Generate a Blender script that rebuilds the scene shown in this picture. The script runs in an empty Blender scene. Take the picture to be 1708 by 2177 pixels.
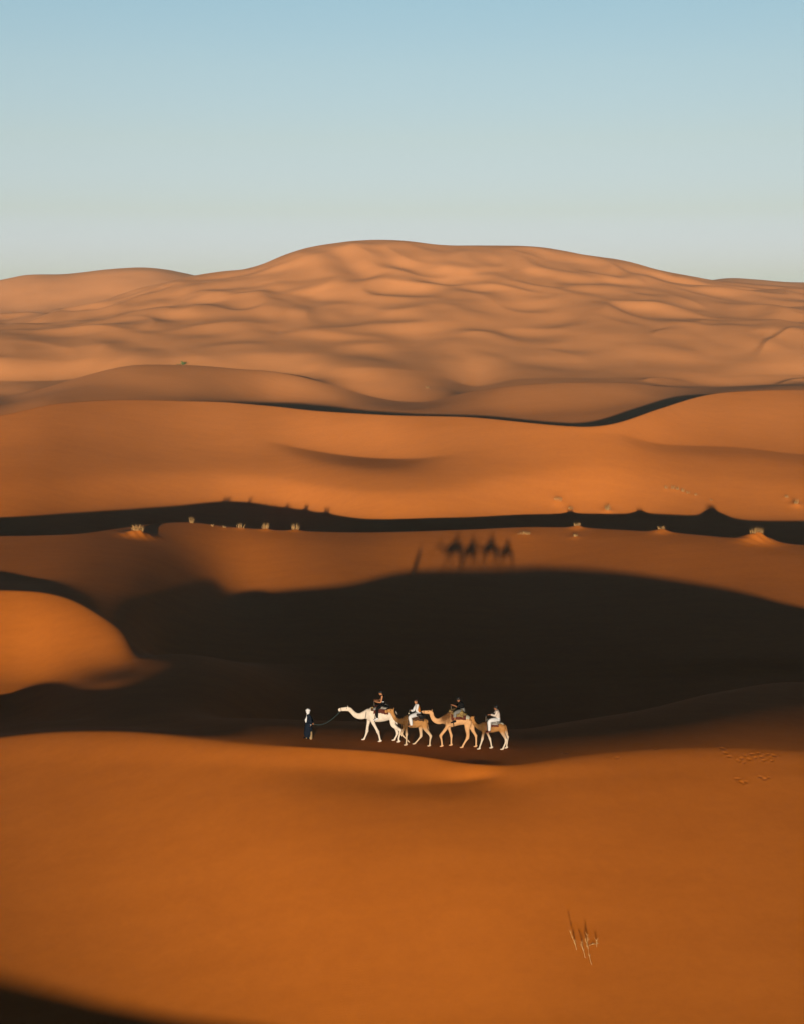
import bpy, bmesh, math, random
import numpy as np
from mathutils import Vector, Matrix

scene = bpy.context.scene
COL = scene.collection
R = math.radians

# ------------------------------------------------------------------ camera model
# every position in the picture is written in pixels of a 1708 x 2177 view
F, CU, CV = 3023.6, 854.0, 1088.5
PITCH = math.atan(448.5 / F)
CP, SP = math.cos(PITCH), math.sin(PITCH)
ZC = 0.0                                   # camera height (world z of the lens)
TA, TL = 0.0735, 0.081                      # sun: drop per metre, drift to the right per metre


def ray(u, v):
    """sideways and vertical slope (x/y, z/y) of the line of sight through a pixel"""
    a, b = (u - CU) / F, (v - CV) / F
    y = CP - b * SP
    return a / y, (-SP - CP * b) / y


def at(u, v, y):
    s, k = ray(u, v)
    return Vector((s * y, y, ZC + k * y))


def pchip(xk, yk, x):
    xk, yk, x = np.asarray(xk, float), np.asarray(yk, float), np.asarray(x, float)
    h = np.diff(xk)
    d = np.diff(yk) / h
    m = np.zeros_like(yk)
    for i in range(1, len(xk) - 1):
        if d[i - 1] * d[i] > 0:
            w1, w2 = 2 * h[i] + h[i - 1], h[i] + 2 * h[i - 1]
            m[i] = (w1 + w2) / (w1 / d[i - 1] + w2 / d[i])
    i = np.clip(np.searchsorted(xk, x) - 1, 0, len(h) - 1)
    t = np.clip((x - xk[i]) / h[i], 0, 1)
    return ((1 + 2 * t) * (1 - t) ** 2 * yk[i] + t * (1 - t) ** 2 * h[i] * m[i]
            + t * t * (3 - 2 * t) * yk[i + 1] + t * t * (t - 1) * h[i] * m[i + 1])


# ------------------------------------------------------------------ noise
_rng = np.random.RandomState(7)
_perm = _rng.permutation(512)
_ang = _rng.rand(512) * 2 * np.pi
_gx, _gy = np.cos(_ang), np.sin(_ang)


def perlin(x, y):
    xi, yi = np.floor(x).astype(np.int64), np.floor(y).astype(np.int64)
    fx, fy = x - xi, y - yi
    ux, uy = fx * fx * fx * (fx * (fx * 6 - 15) + 10), fy * fy * fy * (fy * (fy * 6 - 15) + 10)

    def g(ix, iy, dx, dy):
        k = _perm[(_perm[ix & 511] + iy) & 511]
        return _gx[k] * dx + _gy[k] * dy
    a, b = g(xi, yi, fx, fy), g(xi + 1, yi, fx - 1, fy)
    c, d = g(xi, yi + 1, fx, fy - 1), g(xi + 1, yi + 1, fx - 1, fy - 1)
    return (a + ux * (b - a) + uy * ((c + ux * (d - c)) - (a + ux * (b - a)))) * 1.5


def smooth(a, b, x):
    t = np.clip((x - a) / (b - a), 0, 1)
    return t * t * (3 - 2 * t)


# ------------------------------------------------------------------ dunes
# feature lines across the view: (u, v, distance); v gives the height at that distance
def curve(pts, S):
    s = [ray(u, v)[0] for u, v, _ in pts]
    k = [ray(u, v)[1] for u, v, _ in pts]
    y = [p[2] for p in pts]
    yy = pchip(s, y, S)
    return yy, pchip(s, k, S) * yy


def level(pts, S):
    """(u, z, distance)"""
    s = [ray(u, 1100)[0] for u, _, _ in pts]
    return pchip(s, [p[2] for p in pts], S), pchip(s, [p[1] for p in pts], S)


def chord(pts, lo, hi, S):
    """(u, v, dz): where the sight line meets the straight slope between two lines, moved by dz"""
    s = [ray(u, v)[0] for u, v, _ in pts]
    k = pchip(s, [ray(u, v)[1] for u, v, _ in pts], S)
    dz = pchip(s, [p[2] for p in pts], S)
    (y0, z0), (y1, z1) = lo, hi
    m = (z1 - z0) / (y1 - y0)
    y = (z0 - m * y0 + dz) / (k - m)
    y = np.clip(y, y0 + 0.08 * (y1 - y0), y1 - 0.08 * (y1 - y0))
    return y, z0 + m * (y - y0) + dz


def blur(a, sig=9):
    """soften the feature lines sideways"""
    r = 3 * sig
    k = np.exp(-0.5 * (np.arange(-r, r + 1) / sig) ** 2)
    k /= k.sum()
    p = np.pad(a, ((0, 0), (r, r)), mode='edge')
    return np.array([np.convolve(q, k, mode='valid') for q in p])


def dune_knots(S):
    K = []
    K.append(level([(-3000, -34, -700), (4700, -34, -700)], S))
    K.append(level([(-3000, -30, -130), (4700, -30, -130)], S))
    # ridge below the camera, it throws the shadow in the lower left corner
    K.append(level([(-3000, -31.5, -18), (4700, -31.5, -18)], S))
    K.append(level([(-3000, -26.9, 14), (-1200, -26.95, 14), (-390, -27.1, 14), (0, -27.12, 14), (307, -27.0, 14), (500, -26.98, 14), (640, -27.3, 14), (800, -28.4, 14), (1200, -30, 14), (4700, -31, 14)], S))
    K.append(level([(-3000, -31.8, 34), (4700, -31.8, 34)], S))
    K.append(level([(-3000, -31.2, 50), (0, -31.2, 50), (900, -30.8, 49), (1708, -30.2, 48), (4700, -30, 48)], S))
    # foreground crest with the caravan just behind it
    K.append(curve([(-3000, 1600, 100), (-1400, 1640, 100), (-620, 1630, 98), (-250, 1606, 92), (-100, 1582, 90.5), (0, 1572, 89.5), (100, 1558, 88), (250, 1555, 85), (400, 1567, 81),
                    (560, 1583, 77.5), (640, 1588, 76.4), (750, 1593, 75.9), (850, 1602, 75.3), (950, 1616, 74.4), (1030, 1632, 73.6), (1090, 1630, 73.7), (1180, 1612, 75.0), (1300, 1598, 76.2),
                    (1500, 1588, 77.2), (1708, 1597, 78), (1857, 1609, 78), (2172, 1640, 79), (2600, 1670, 82), (4700, 1670, 90)], S))
    cy, cz = K[-1]
    base = K[-2]
    foot = chord([(-3000, 1740, 0.15), (540, 1700, 0.14), (640, 1690, 0.20), (850, 1700, 0.24), (1000, 1712, 0.22), (1150, 1720, 0.2), (1500, 1720, 0.25), (4700, 1740, 0.3)], base, (cy, cz), S)
    lipfoot = chord([(-3000, 1650, 0.1), (400, 1630, 0.1), (540, 1632, 0.06), (640, 1636, -0.04), (760, 1640, -0.06), (900, 1655, -0.06), (1020, 1672, -0.02), (1120, 1670, 0.1), (1200, 1660, 0.16), (1500, 1640, 0.2), (4700, 1660, 0.2)], base, (cy, cz), S)
    su = ray(560, 1600)[0], ray(640, 1600)[0], ray(1040, 1600)[0], ray(1120, 1600)[0]
    K[-1:] = [foot, lipfoot, (cy, cz, 0.15 + 0.6 * smooth(su[0], su[1], S) * (1 - smooth(su[2], su[3], S)))]
    lip = level([(-3000, -1.0, 4), (300, -0.8, 4), (430, -0.5, 4.2), (560, -0.22, 4.6), (850, -0.23, 5), (960, -0.28, 6), (1050, -0.31, 6.6), (1150, -0.31, 6), (1350, -0.53, 8), (1550, -0.97, 14), (1708, -1.25, 18), (2100, -1.3, 18), (4700, -1.6, 18)], S)
    K.append((cy + lip[0], cz + lip[1]))
    K.append((cy + lip[0] + 2.6, cz + lip[1] - 0.42))
    # hollow in the shade
    K.append(level([(-3000, -33, 107), (-620, -31.8, 106), (-200, -31.2, 103), (0, -29.9, 97), (60, -29.35, 96), (110, -28.95, 95), (180, -28.4, 95.5), (250, -27.85, 96), (350, -27.65, 96), (430, -28.1, 96), (520, -29.6, 97), (600, -31.2, 97), (700, -32.1, 97),
                    (1000, -32.5, 98), (1350, -32.3, 99), (1708, -31.5, 107), (4700, -31, 109)], S))
    # low tongue of sand the light just grazes
    K.append(level([(-3000, -32.5, 112), (-300, -32.0, 109), (0, -31.7, 108), (50, -31.0, 106), (90, -30.15, 105), (130, -29.55, 104), (180, -28.98, 104), (250, -28.5, 105), (350, -28.38, 107), (430, -28.72, 109), (520, -29.8, 110), (600, -31.4, 112), (700, -32.3, 113),
                    (1000, -32.7, 113), (1708, -31.7, 113), (4700, -31, 114)], S))
    K.append(level([(-3000, -32, 118), (-300, -31.3, 115.5), (0, -31.4, 114), (60, -31.0, 113.5), (110, -30.4, 113), (170, -29.75, 113), (225, -29.35, 112.5), (265, -29.05, 112.5), (310, -28.95, 113.5), (350, -28.98, 114.5), (430, -29.5, 116), (520, -30.6, 117), (600, -31.8, 118), (700, -32.3, 118),
                    (1000, -32.6, 118), (1708, -31.7, 118), (4700, -31, 118)], S))
    # mound on the left, catching the sun through the gap
    K.append(level([(-3000, -31, 130), (-700, -26.8, 131), (-300, -26.5, 131), (0, -26.9, 131), (80, -26.92, 130.3), (150, -27.25, 128.4), (205, -27.85, 124.4), (235, -28.2, 122.2), (266, -28.65, 119.8), (284, -29.1, 118.4), (304, -30.2, 119.4), (340, -31.2, 122), (430, -31.6, 123), (650, -32.2, 124),
                    (1000, -32.3, 126), (1708, -31.3, 123), (4700, -31, 122)], S))
    my, mz = K[-1]
    K[-1] = (my, mz, 0.75)
    # where the crest's shadow ends on the far side of the hollow
    K.append(curve([(-3000, 1225, 143), (0, 1229, 141.5), (150, 1230, 140), (280, 1234, 143), (340, 1241, 146), (400, 1250, 149.5), (440, 1256, 152), (480, 1262, 153.5), (520, 1267, 153.5), (580, 1272, 151), (640, 1266, 150), (700, 1252, 151), (880, 1219, 160), (1000, 1213, 163), (1100, 1212, 166),
                    (1300, 1226, 159), (1500, 1261, 149), (1708, 1306, 139), (2200, 1360, 132), (4700, 1360, 132)], S))
    # crest of that slope
    K.append(curve([(-3000, 1140, 165), (0, 1139, 165), (150, 1136, 166), (250, 1122, 172), (330, 1112, 178), (400, 1109, 182), (480, 1119, 182), (600, 1128, 181), (740, 1131, 181),
                    (860, 1130, 180), (1000, 1125, 183), (1150, 1119, 186), (1400, 1131, 179), (1600, 1150, 172), (1708, 1159, 170), (4700, 1165, 170)], S))
    c5y, c5z = K[-1]
    K[-1] = (c5y, c5z, 0.5)
    d0 = curve([(-3000, 1110, 190), (0, 1110, 190), (200, 1088, 204), (400, 1078, 215), (500, 1075, 219), (600, 1082, 218), (680, 1092, 212), (760, 1104, 203), (880, 1110, 200),
                (1000, 1104, 203), (1200, 1104, 207), (1400, 1106, 207), (1708, 1106, 208), (4700, 1110, 210)], S)
    K.append((0.55 * c5y + 0.45 * d0[0], np.minimum(c5z, d0[1]) - 1.3))
    K.append(d0)
    # long smooth slope and its crest
    A = curve([(-3000, 900, 248), (-300, 905, 248), (0, 885, 250), (130, 856, 259), (250, 849, 266), (400, 852, 271), (480, 854, 271), (560, 861, 270), (700, 876, 262), (850, 884, 254), (1000, 887, 248), (1100, 896, 243),
               (1200, 905, 239), (1250, 907, 238), (1300, 902, 240), (1350, 887, 248), (1400, 869, 258), (1440, 855, 268), (1480, 843, 276), (1520, 836, 280), (1600, 831, 284), (1708, 828, 288), (2100, 820, 292), (4700, 850, 290)], S)
    K.append(chord([(-3000, 1020, 0.2), (0, 1020, 0.2), (400, 1000, 0.5), (560, 1008, 0.7), (680, 1030, 1.0), (820, 1040, 1.0), (920, 1035, 0.8), (1100, 1010, 0.5), (1300, 985, 0.4),
                    (1400, 998, 0.5), (1550, 1004, 0.5), (1708, 1020, 0.5), (4700, 1030, 0.4)], d0, A, S))
    K.append(chord([(-3000, 975, 0.1), (0, 975, 0.1), (400, 955, 0.15), (560, 957, 0.2), (650, 977, 0.3), (720, 988, 0.3), (820, 995, 0.3), (870, 995, 0.3), (940, 989, 0.25), (1100, 967, 0.15), (1300, 940, 0.15),
                    (1400, 963, 0.2), (1550, 968, 0.2), (1708, 984, 0.2), (4700, 990, 0.2)], d0, A, S))
    K.append((*chord([(-3000, 955, 0), (0, 955, 0), (400, 925, 0.1), (560, 936, 0.1), (640, 954, -0.8), (720, 967, -1.7), (820, 975, -1.9), (870, 975, -1.2), (940, 969, -0.1), (1100, 945, 0.1), (1300, 920, 0.0),
                    (1400, 945, -0.55), (1550, 950, -0.6), (1708, 966, -0.5), (4700, 970, 0)], d0, A, S), 0.75))
    K.append((*A, 0.8))
    # ground behind it
    e0 = curve([(-3000, 880, 315), (0, 868, 312), (130, 845, 318), (250, 842, 324), (400, 846, 332), (500, 851, 350), (600, 856, 366), (700, 858, 368), (780, 864, 350), (850, 872, 330), (1000, 877, 312), (1100, 882, 308),
                (1230, 882, 305), (1290, 872, 312), (1350, 860, 322), (1480, 840, 345), (1708, 824, 360), (4700, 840, 370)], S)
    K.append((0.6 * A[0] + 0.4 * e0[0], np.minimum(A[1], e0[1]) - 1.6))
    K.append(e0)
    K.append(curve([(-3000, 830, 390), (0, 850, 368), (100, 824, 370), (200, 794, 373), (300, 775, 376), (400, 776, 380), (520, 785, 388), (560, 787, 394), (640, 801, 396), (730, 826, 394), (830, 852, 370), (900, 856, 354), (1000, 832, 351),
                    (1100, 818, 344), (1200, 813, 346), (1330, 814, 355), (1450, 825, 374), (1708, 818, 396), (4700, 820, 396)], S))
    by, bz = K[-1]
    K[-1] = (by, bz, 0.6)
    f1 = curve([(-3000, 800, 425), (0, 812, 425), (200, 800, 425), (300, 792, 425), (450, 792, 425), (560, 798, 424), (640, 801, 422), (700, 789, 420), (780, 783, 416), (850, 782, 412), (900, 788, 408), (950, 803, 408), (1010, 824, 408), (1080, 808, 400), (1300, 802, 404), (1708, 800, 425), (4700, 800, 425)], S)
    dip = level([(-3000, -0.6, 0), (400, -0.6, 0), (600, -0.8, 0), (850, -0.8, 0), (1000, -1.0, 0), (1200, -0.8, 0), (4700, -0.6, 0)], S)
    low = np.minimum(bz, f1[1]) + dip[1]
    K.append((0.55 * by + 0.45 * f1[0], low + 0.5 * (f1[1] - low) * smooth(ray(560, 800)[0], ray(680, 800)[0], S) * (1 - smooth(ray(960, 800)[0], ray(1060, 800)[0], S))))
    # open dune field up to the big dune
    K.append((*f1, 0.5))
    K.append(curve([(-3000, 755, 452), (0, 760, 452), (500, 757, 452), (800, 755, 450), (1200, 757, 450), (1708, 752, 452), (4700, 760, 452)], S))
    K.append(curve([(-3000, 705, 520), (0, 708, 520), (500, 700, 520), (800, 692, 520), (1200, 692, 520), (1708, 690, 520), (4700, 700, 520)], S))
    K.append(curve([(-3000, 685, 630), (0, 684, 630), (150, 676, 630), (300, 650, 630), (500, 627, 630), (700, 612, 630), (900, 606, 630), (1200, 610, 630), (1500, 636, 630), (1708, 644, 630), (4700, 680, 630)], S))
    K.append(curve([(-3000, 675, 800), (0, 670, 770), (150, 655, 770), (300, 613, 770), (410, 585, 790), (540, 571, 800), (600, 543, 800), (660, 525, 800), (740, 514, 800),
                    (800, 510, 800), (870, 513, 800), (940, 523, 800), (1080, 523, 800), (1130, 524, 800), (1250, 544, 800), (1285, 547, 800), (1430, 581, 800), (1520, 597, 800), (1600, 603, 800), (1708, 610, 800), (4700, 660, 800)], S))
    K.append(curve([(-3000, 670, 870), (0, 672, 870), (400, 630, 870), (800, 540, 870), (1300, 580, 870), (1708, 640, 870), (4700, 670, 870)], S))
    K.append(curve([(-3000, 612, 1080), (-200, 612, 1080), (0, 596, 1080), (60, 583, 1080), (120, 583, 1080), (290, 569, 1080), (340, 571, 1080), (410, 585, 1080), (600, 612, 1080), (1300, 615, 1080), (1500, 598, 1080), (1545, 590, 1080), (1600, 593, 1080),
                    (1650, 599, 1080), (1708, 601, 1080), (1900, 606, 1080), (4700, 612, 1080)], S))
    K.append(level([(-3000, -40, 1500), (4700, -40, 1500)], S))
    K.append(level([(-3000, -60, 9000), (4700, -60, 9000)], S))
    Ky, Kz = np.array([k[0] for k in K]), np.array([k[1] for k in K])
    sharp = np.array([k[2] * np.ones(len(S)) if len(k) > 2 else np.zeros(len(S)) for k in K])
    n = 10                                                   # the long foreground slope is smoother
    return np.vstack([blur(Ky[:n], 26), blur(Ky[n:], 12)]), np.vstack([blur(Kz[:n], 26), blur(Kz[n:], 12)]), sharp


def dune_heights(S, Y):
    """heights on the grid rows Y x columns S, smooth through the knots of every column"""
    Ky, Kz, sharp = dune_knots(S)
    Ky = np.maximum.accumulate(Ky + np.arange(len(Ky))[:, None] * 1e-3, axis=0)
    h = np.diff(Ky, axis=0)
    d = np.diff(Kz, axis=0) / h
    m = np.zeros_like(Kz)
    w1, w2 = 2 * h[1:] + h[:-1], h[1:] + 2 * h[:-1]
    with np.errstate(divide='ignore', invalid='ignore'):
        hm = (w1 + w2) / (w1 / d[:-1] + w2 / d[1:])
    turn = d[:-1] * d[1:] <= 0
    m[1:-1] = np.where(turn, 0, hm)
    mL, mR = m.copy(), m.copy()                                # slopes just before and just after a line: a crest may be a knife edge
    mL[1:-1] += sharp[1:-1] * (d[:-1] - m[1:-1])
    mR[1:-1] += sharp[1:-1] * (d[1:] - m[1:-1])
    mL, mR = blur(mL, 12), blur(mR, 12)
    Z = np.empty((len(Y), len(S)))
    yy = Y[:, None]
    for i in range(len(h)):
        t = (yy - Ky[i]) / h[i]
        msk = (t >= 0) & (t <= 1)
        if i == 0:
            msk |= t < 0
        if i == len(h) - 1:
            msk |= t > 1
        t = np.clip(t, 0, 1)
        z = ((1 + 2 * t) * (1 - t) ** 2 * Kz[i] + t * (1 - t) ** 2 * h[i] * mR[i]
             + t * t * (3 - 2 * t) * Kz[i + 1] + t * t * (t - 1) * h[i] * mL[i + 1])
        Z = np.where(msk, z, Z)
    return Z


def width(Y):
    return np.sqrt(np.maximum(Y, 0) ** 2 * (Y > 0) + 0) * smooth(30, 48, Y) + 48 * (1 - smooth(30, 48, Y))


def soft_ridge(p, k=0.10):
    return 1 - 2.0 * (np.sqrt(p * p + k * k) - k)


def far_field(X, Y):
    w = smooth(375, 450, Y)
    far = smooth(430, 580, Y)
    sk = X + 0.16 * (Y - 600)                                  # crests run obliquely
    wx = 8 * perlin(X / 60 + 3.1, Y / 100) + 2.5 * perlin(X / 24, Y / 40 + 9)
    wy = 18 * perlin(X / 60 + 11.7, Y / 105 + 5) + 6 * perlin(X / 22, Y / 38 + 2)
    a = soft_ridge(perlin((sk + wx) / 52, (Y + wy) / 84), 0.16)
    b = perlin((sk + wx) / 26 + 17, (Y + wy) / 48 + 4)
    b = 0.7 * b + 0.55 * (soft_ridge(perlin((sk + wx) / 30 + 7, (Y + wy) / 58 + 14), 0.06) - 0.6)
    c = perlin((X + wx) / 13 + 40, (Y + wy) / 27)
    p = 0.3 + 0.7 * smooth(-0.35, 0.3, perlin(X / 80 + 8, Y / 120 + 2))
    n = (1.15 + 0.95 * far) * (a - 0.6) + (1.0 + 1.4 * far) * p * b + (0.40 + 0.45 * far) * (1.3 - p) * c
    n += 1.0 * (1 - 0.5 * far) * perlin(X / 60 + 1.5, Y / 56 + 7.7)
    edge = 1 - 0.85 * smooth(700, 795, Y)                      # quieter along the skyline
    n = w * n * edge
    for u0, v0, y0, u1, v1, y1, h, left in SLIP_FACES:
        p0, p1 = at(u0, v0, y0), at(u1, v1, y1)
        dx, dy = p1.x - p0.x, p1.y - p0.y
        ln = math.hypot(dx, dy)
        t = ((X - p0.x) * dx + (Y - p0.y) * dy) / ln ** 2
        d = ((X - p0.x) * dy - (Y - p0.y) * dx) / ln + 2.0 * np.sin(t * 3.0)   # > 0 on the right
        d = -d if left < 0 else d
        f = smooth(-0.25, 0.3, t) * (1 - smooth(0.6, 1.3, t))
        n = n + h * f * np.where(d < 0, np.exp(-(d / 2.0) ** 2), np.exp(-np.abs(d) / 9.0))
    return n


# sharp crests seen end on, shaded on their left (+1) or right (-1): from (u, v, y) to (u, v, y), height
SLIP_FACES = [(1618, 760, 455, 1690, 733, 500, 0.8, 1), (1395, 722, 490, 1425, 712, 510, 0.5, 1), (1660, 825, 405, 1730, 815, 418, 0.6, 1), (1370, 824, 395, 1440, 818, 405, 0.6, 1)]


# footprints beside the crest: (u, v)
PRINTS = [(1534, 1591), (1541, 1601), (1548, 1608), (1575, 1612), (1583, 1607), (1590, 1614), (1597, 1604), (1604, 1611), (1610, 1601), (1617, 1609), (1622, 1617), (1630, 1603), (1638, 1611), (1643, 1606),
          (1580, 1621), (1568, 1618), (1570, 1661), (1577, 1664), (1584, 1662), (1566, 1656), (1616, 1652), (1624, 1656), (1632, 1653), (1640, 1617), (1203, 1601), (1310, 1611), (1392, 1592)]


def build_terrain():
    sc = np.linspace(-0.36, 0.36, 1080)
    side = 0.36 + np.cumsum(np.geomspace(0.0008, 0.25, 90))
    S = np.concatenate([-side[::-1], sc, side])
    ys = [np.linspace(-700, -150, 24)[:-1], np.linspace(-150, 30, 70)[:-1], np.linspace(30, 52, 50)[:-1]]
    y, rows = 52.0, []
    while y < 6000:
        rows.append(y)
        y *= 1.0016 if y < 110 else (1.0024 if y < 480 else 1.0036)
    Y = np.concatenate(ys + [np.array(rows), np.array([7500.0, 9000.0])])
    Z = dune_heights(S, Y)
    X = S[None, :] * width(Y)[:, None]
    YY = np.repeat(Y[:, None], len(S), 1)
    Z = Z + far_field(X, YY) + small_relief(X, YY)
    return S, Y, X, YY, Z


def small_relief(X, Y):
    n = 0.05 * perlin(X / 9.0, Y / 13.0) + 0.16 * perlin(X / 24.0 + 5, Y / 30.0)
    n = n * smooth(52, 60, Y) * (0.35 + 0.65 * smooth(85, 130, Y))
    return n


def grid_mesh(name, X, Y, Z):
    nr, nc = Z.shape
    me = bpy.data.meshes.new(name)
    co = np.stack([X, Y, Z], -1).reshape(-1, 3).astype(np.float32)
    i = np.arange(nr * nc).reshape(nr, nc)
    q = np.stack([i[:-1, :-1], i[:-1, 1:], i[1:, 1:], i[1:, :-1]], -1).reshape(-1)
    nf = (nr - 1) * (nc - 1)
    me.vertices.add(len(co)); me.vertices.foreach_set('co', co.ravel())
    me.loops.add(len(q)); me.loops.foreach_set('vertex_index', q.astype(np.int32))
    me.polygons.add(nf)
    me.polygons.foreach_set('loop_start', np.arange(0, nf * 4, 4, dtype=np.int32))
    me.polygons.foreach_set('use_smooth', np.ones(nf, dtype=bool))
    me.update(calc_edges=True)
    return me


# ------------------------------------------------------------------ terrain built, looked up by pixel or by place
class Ground:
    def __init__(self):
        self.S, self.Y, self.X, self.YY, self.Z = build_terrain()

    def hit(self, u, v, ymin=53.0):
        """where the sight line through a pixel meets the sand"""
        s, k = ray(u, v)
        j = int(np.clip(np.searchsorted(self.S, s) - 1, 0, len(self.S) - 2))
        t = (s - self.S[j]) / (self.S[j + 1] - self.S[j])
        z = self.Z[:, j] * (1 - t) + self.Z[:, j + 1] * t
        i0 = np.searchsorted(self.Y, ymin)
        d = z[i0:] - k * self.Y[i0:]
        up = np.nonzero((d[:-1] < 0) & (d[1:] >= 0))[0]
        i = i0 + (int(up[0]) if len(up) else int(np.argmax(d)))
        a, b = z[i] - k * self.Y[i], z[i + 1] - k * self.Y[i + 1]
        f = a / (a - b) if a * b < 0 else 0
        y = self.Y[i] + f * (self.Y[i + 1] - self.Y[i])
        return Vector((s * y, y, k * y))

    def z(self, x, y):
        s = x / y
        j = int(np.clip(np.searchsorted(self.S, s) - 1, 0, len(self.S) - 2))
        i = int(np.clip(np.searchsorted(self.Y, y) - 1, 0, len(self.Y) - 2))
        t = (s - self.S[j]) / (self.S[j + 1] - self.S[j])
        r = (y - self.Y[i]) / (self.Y[i + 1] - self.Y[i])
        Z = self.Z
        return float((Z[i, j] * (1 - t) + Z[i, j + 1] * t) * (1 - r) + (Z[i + 1, j] * (1 - t) + Z[i + 1, j + 1] * t) * r)

    def bump(self, x, y, fn, reach):
        """add fn(dx, dy) to the heights around a place"""
        i0, i1 = np.searchsorted(self.Y, [y - reach, y + reach])
        Z, dx, dy = self.Z[i0:i1], self.X[i0:i1] - x, self.YY[i0:i1] - y
        Z += np.where(np.abs(dx) < reach, fn(dx, dy), 0)


# ------------------------------------------------------------------ materials
def material(name, col, rough=0.85, var=0.12, scale=9.0, col2=None, metal=0.0, bump=0.0, bump_scale=60):
    """a base colour broken up by noise"""
    m = bpy.data.materials.new(name); m.use_nodes = True
    nt = m.node_tree; b = nt.nodes['Principled BSDF']
    b.inputs['Roughness'].default_value = rough; b.inputs['Metallic'].default_value = metal
    b.inputs['Specular IOR Level'].default_value = 0.05 if rough > 0.8 else 0.2
    tc = nt.nodes.new('ShaderNodeTexCoord'); nz = nt.nodes.new('ShaderNodeTexNoise')
    nz.inputs['Scale'].default_value = scale; nz.inputs['Detail'].default_value = 5
    nt.links.new(tc.outputs['Object'], nz.inputs['Vector'])
    r = nt.nodes.new('ShaderNodeValToRGB'); nt.links.new(nz.outputs['Fac'], r.inputs[0])
    c2 = col2 or tuple(min(1, c * (1 + var)) for c in col)
    c1 = col if col2 else tuple(c * (1 - var) for c in col)
    r.color_ramp.elements[0].position, r.color_ramp.elements[0].color = 0.35, (*c1, 1)
    r.color_ramp.elements[1].position, r.color_ramp.elements[1].color = 0.65, (*c2, 1)
    nt.links.new(r.outputs[0], b.inputs['Base Color'])
    if bump:
        n2 = nt.nodes.new('ShaderNodeTexNoise'); n2.inputs['Scale'].default_value = bump_scale
        nt.links.new(tc.outputs['Object'], n2.inputs['Vector'])
        bp = nt.nodes.new('ShaderNodeBump'); bp.inputs['Strength'].default_value = bump; bp.inputs['Distance'].default_value = 0.02
        nt.links.new(n2.outputs['Fac'], bp.inputs['Height']); nt.links.new(bp.outputs[0], b.inputs['Normal'])
    return m


def fur_material(name, main, legs, dark, zleg, zdark):
    """coat: pale lower legs, darker hump and shoulder wool, short mottling"""
    m = material(name, main, 0.9, 0.10, 7, bump=0.5, bump_scale=35)
    nt = m.node_tree; b = nt.nodes['Principled BSDF']
    base = b.inputs['Base Color'].links[0].from_socket
    tc = nt.nodes.new('ShaderNodeTexCoord'); sp = nt.nodes.new('ShaderNodeSeparateXYZ')
    nz = nt.nodes.new('ShaderNodeTexNoise'); nz.inputs['Scale'].default_value = 5
    nt.links.new(tc.outputs['Object'], sp.inputs[0]); nt.links.new(tc.outputs['Object'], nz.inputs['Vector'])
    ad = nt.nodes.new('ShaderNodeMath'); ad.operation = 'MULTIPLY_ADD'; ad.inputs[1].default_value = 0.5
    nt.links.new(nz.outputs['Fac'], ad.inputs[0]); nt.links.new(sp.outputs['Z'], ad.inputs[2])

    def blend(a, colour, lo, hi):
        mr = nt.nodes.new('ShaderNodeMapRange'); mr.inputs[1].default_value = lo; mr.inputs[2].default_value = hi
        nt.links.new(ad.outputs[0], mr.inputs[0])
        mx = nt.nodes.new('ShaderNodeMix'); mx.data_type = 'RGBA'
        nt.links.new(mr.outputs[0], mx.inputs[0]); nt.links.new(a, mx.inputs[6]); mx.inputs[7].default_value = (*colour, 1)
        return mx.outputs[2]
    c = blend(base, legs, zleg + 0.25 + 0.25, zleg + 0.25 - 0.25)
    # woolly shoulder and hump: a soft-edged patch in front and on top
    vm = nt.nodes.new('ShaderNodeVectorMath'); vm.operation = 'DISTANCE'
    nt.links.new(tc.outputs['Object'], vm.inputs[0]); vm.inputs[1].default_value = zdark[:3]
    a2 = nt.nodes.new('ShaderNodeMath'); a2.operation = 'MULTIPLY_ADD'; a2.inputs[1].default_value = 0.5
    nt.links.new(nz.outputs['Fac'], a2.inputs[0]); nt.links.new(vm.outputs['Value'], a2.inputs[2])
    mr = nt.nodes.new('ShaderNodeMapRange'); mr.inputs[1].default_value = zdark[3] + 0.45; mr.inputs[2].default_value = zdark[3] + 0.1
    nt.links.new(a2.outputs[0], mr.inputs[0])
    mx = nt.nodes.new('ShaderNodeMix'); mx.data_type = 'RGBA'
    nt.links.new(mr.outputs[0], mx.inputs[0]); nt.links.new(c, mx.inputs[6]); mx.inputs[7].default_value = (*dark, 1)
    nt.links.new(mx.outputs[2], b.inputs['Base Color'])
    return m


# ------------------------------------------------------------------ organic shapes
def spline(P, sub):
    """Catmull-Rom through rows of numbers"""
    P = np.array(P, float)
    if len(P) < 3 or sub <= 1:
        return P
    Q = np.vstack([2 * P[0] - P[1], P, 2 * P[-1] - P[-2]])
    out = []
    for i in range(1, len(Q) - 2):
        for k in range(sub):
            t = k / sub
            a, b, c, d = Q[i - 1], Q[i], Q[i + 1], Q[i + 2]
            out.append(0.5 * (2 * b + (c - a) * t + (2 * a - 5 * b + 4 * c - d) * t * t + (3 * b - a - 3 * c + d) * t ** 3))
    out.append(P[-1])
    return np.array(out)


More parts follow.
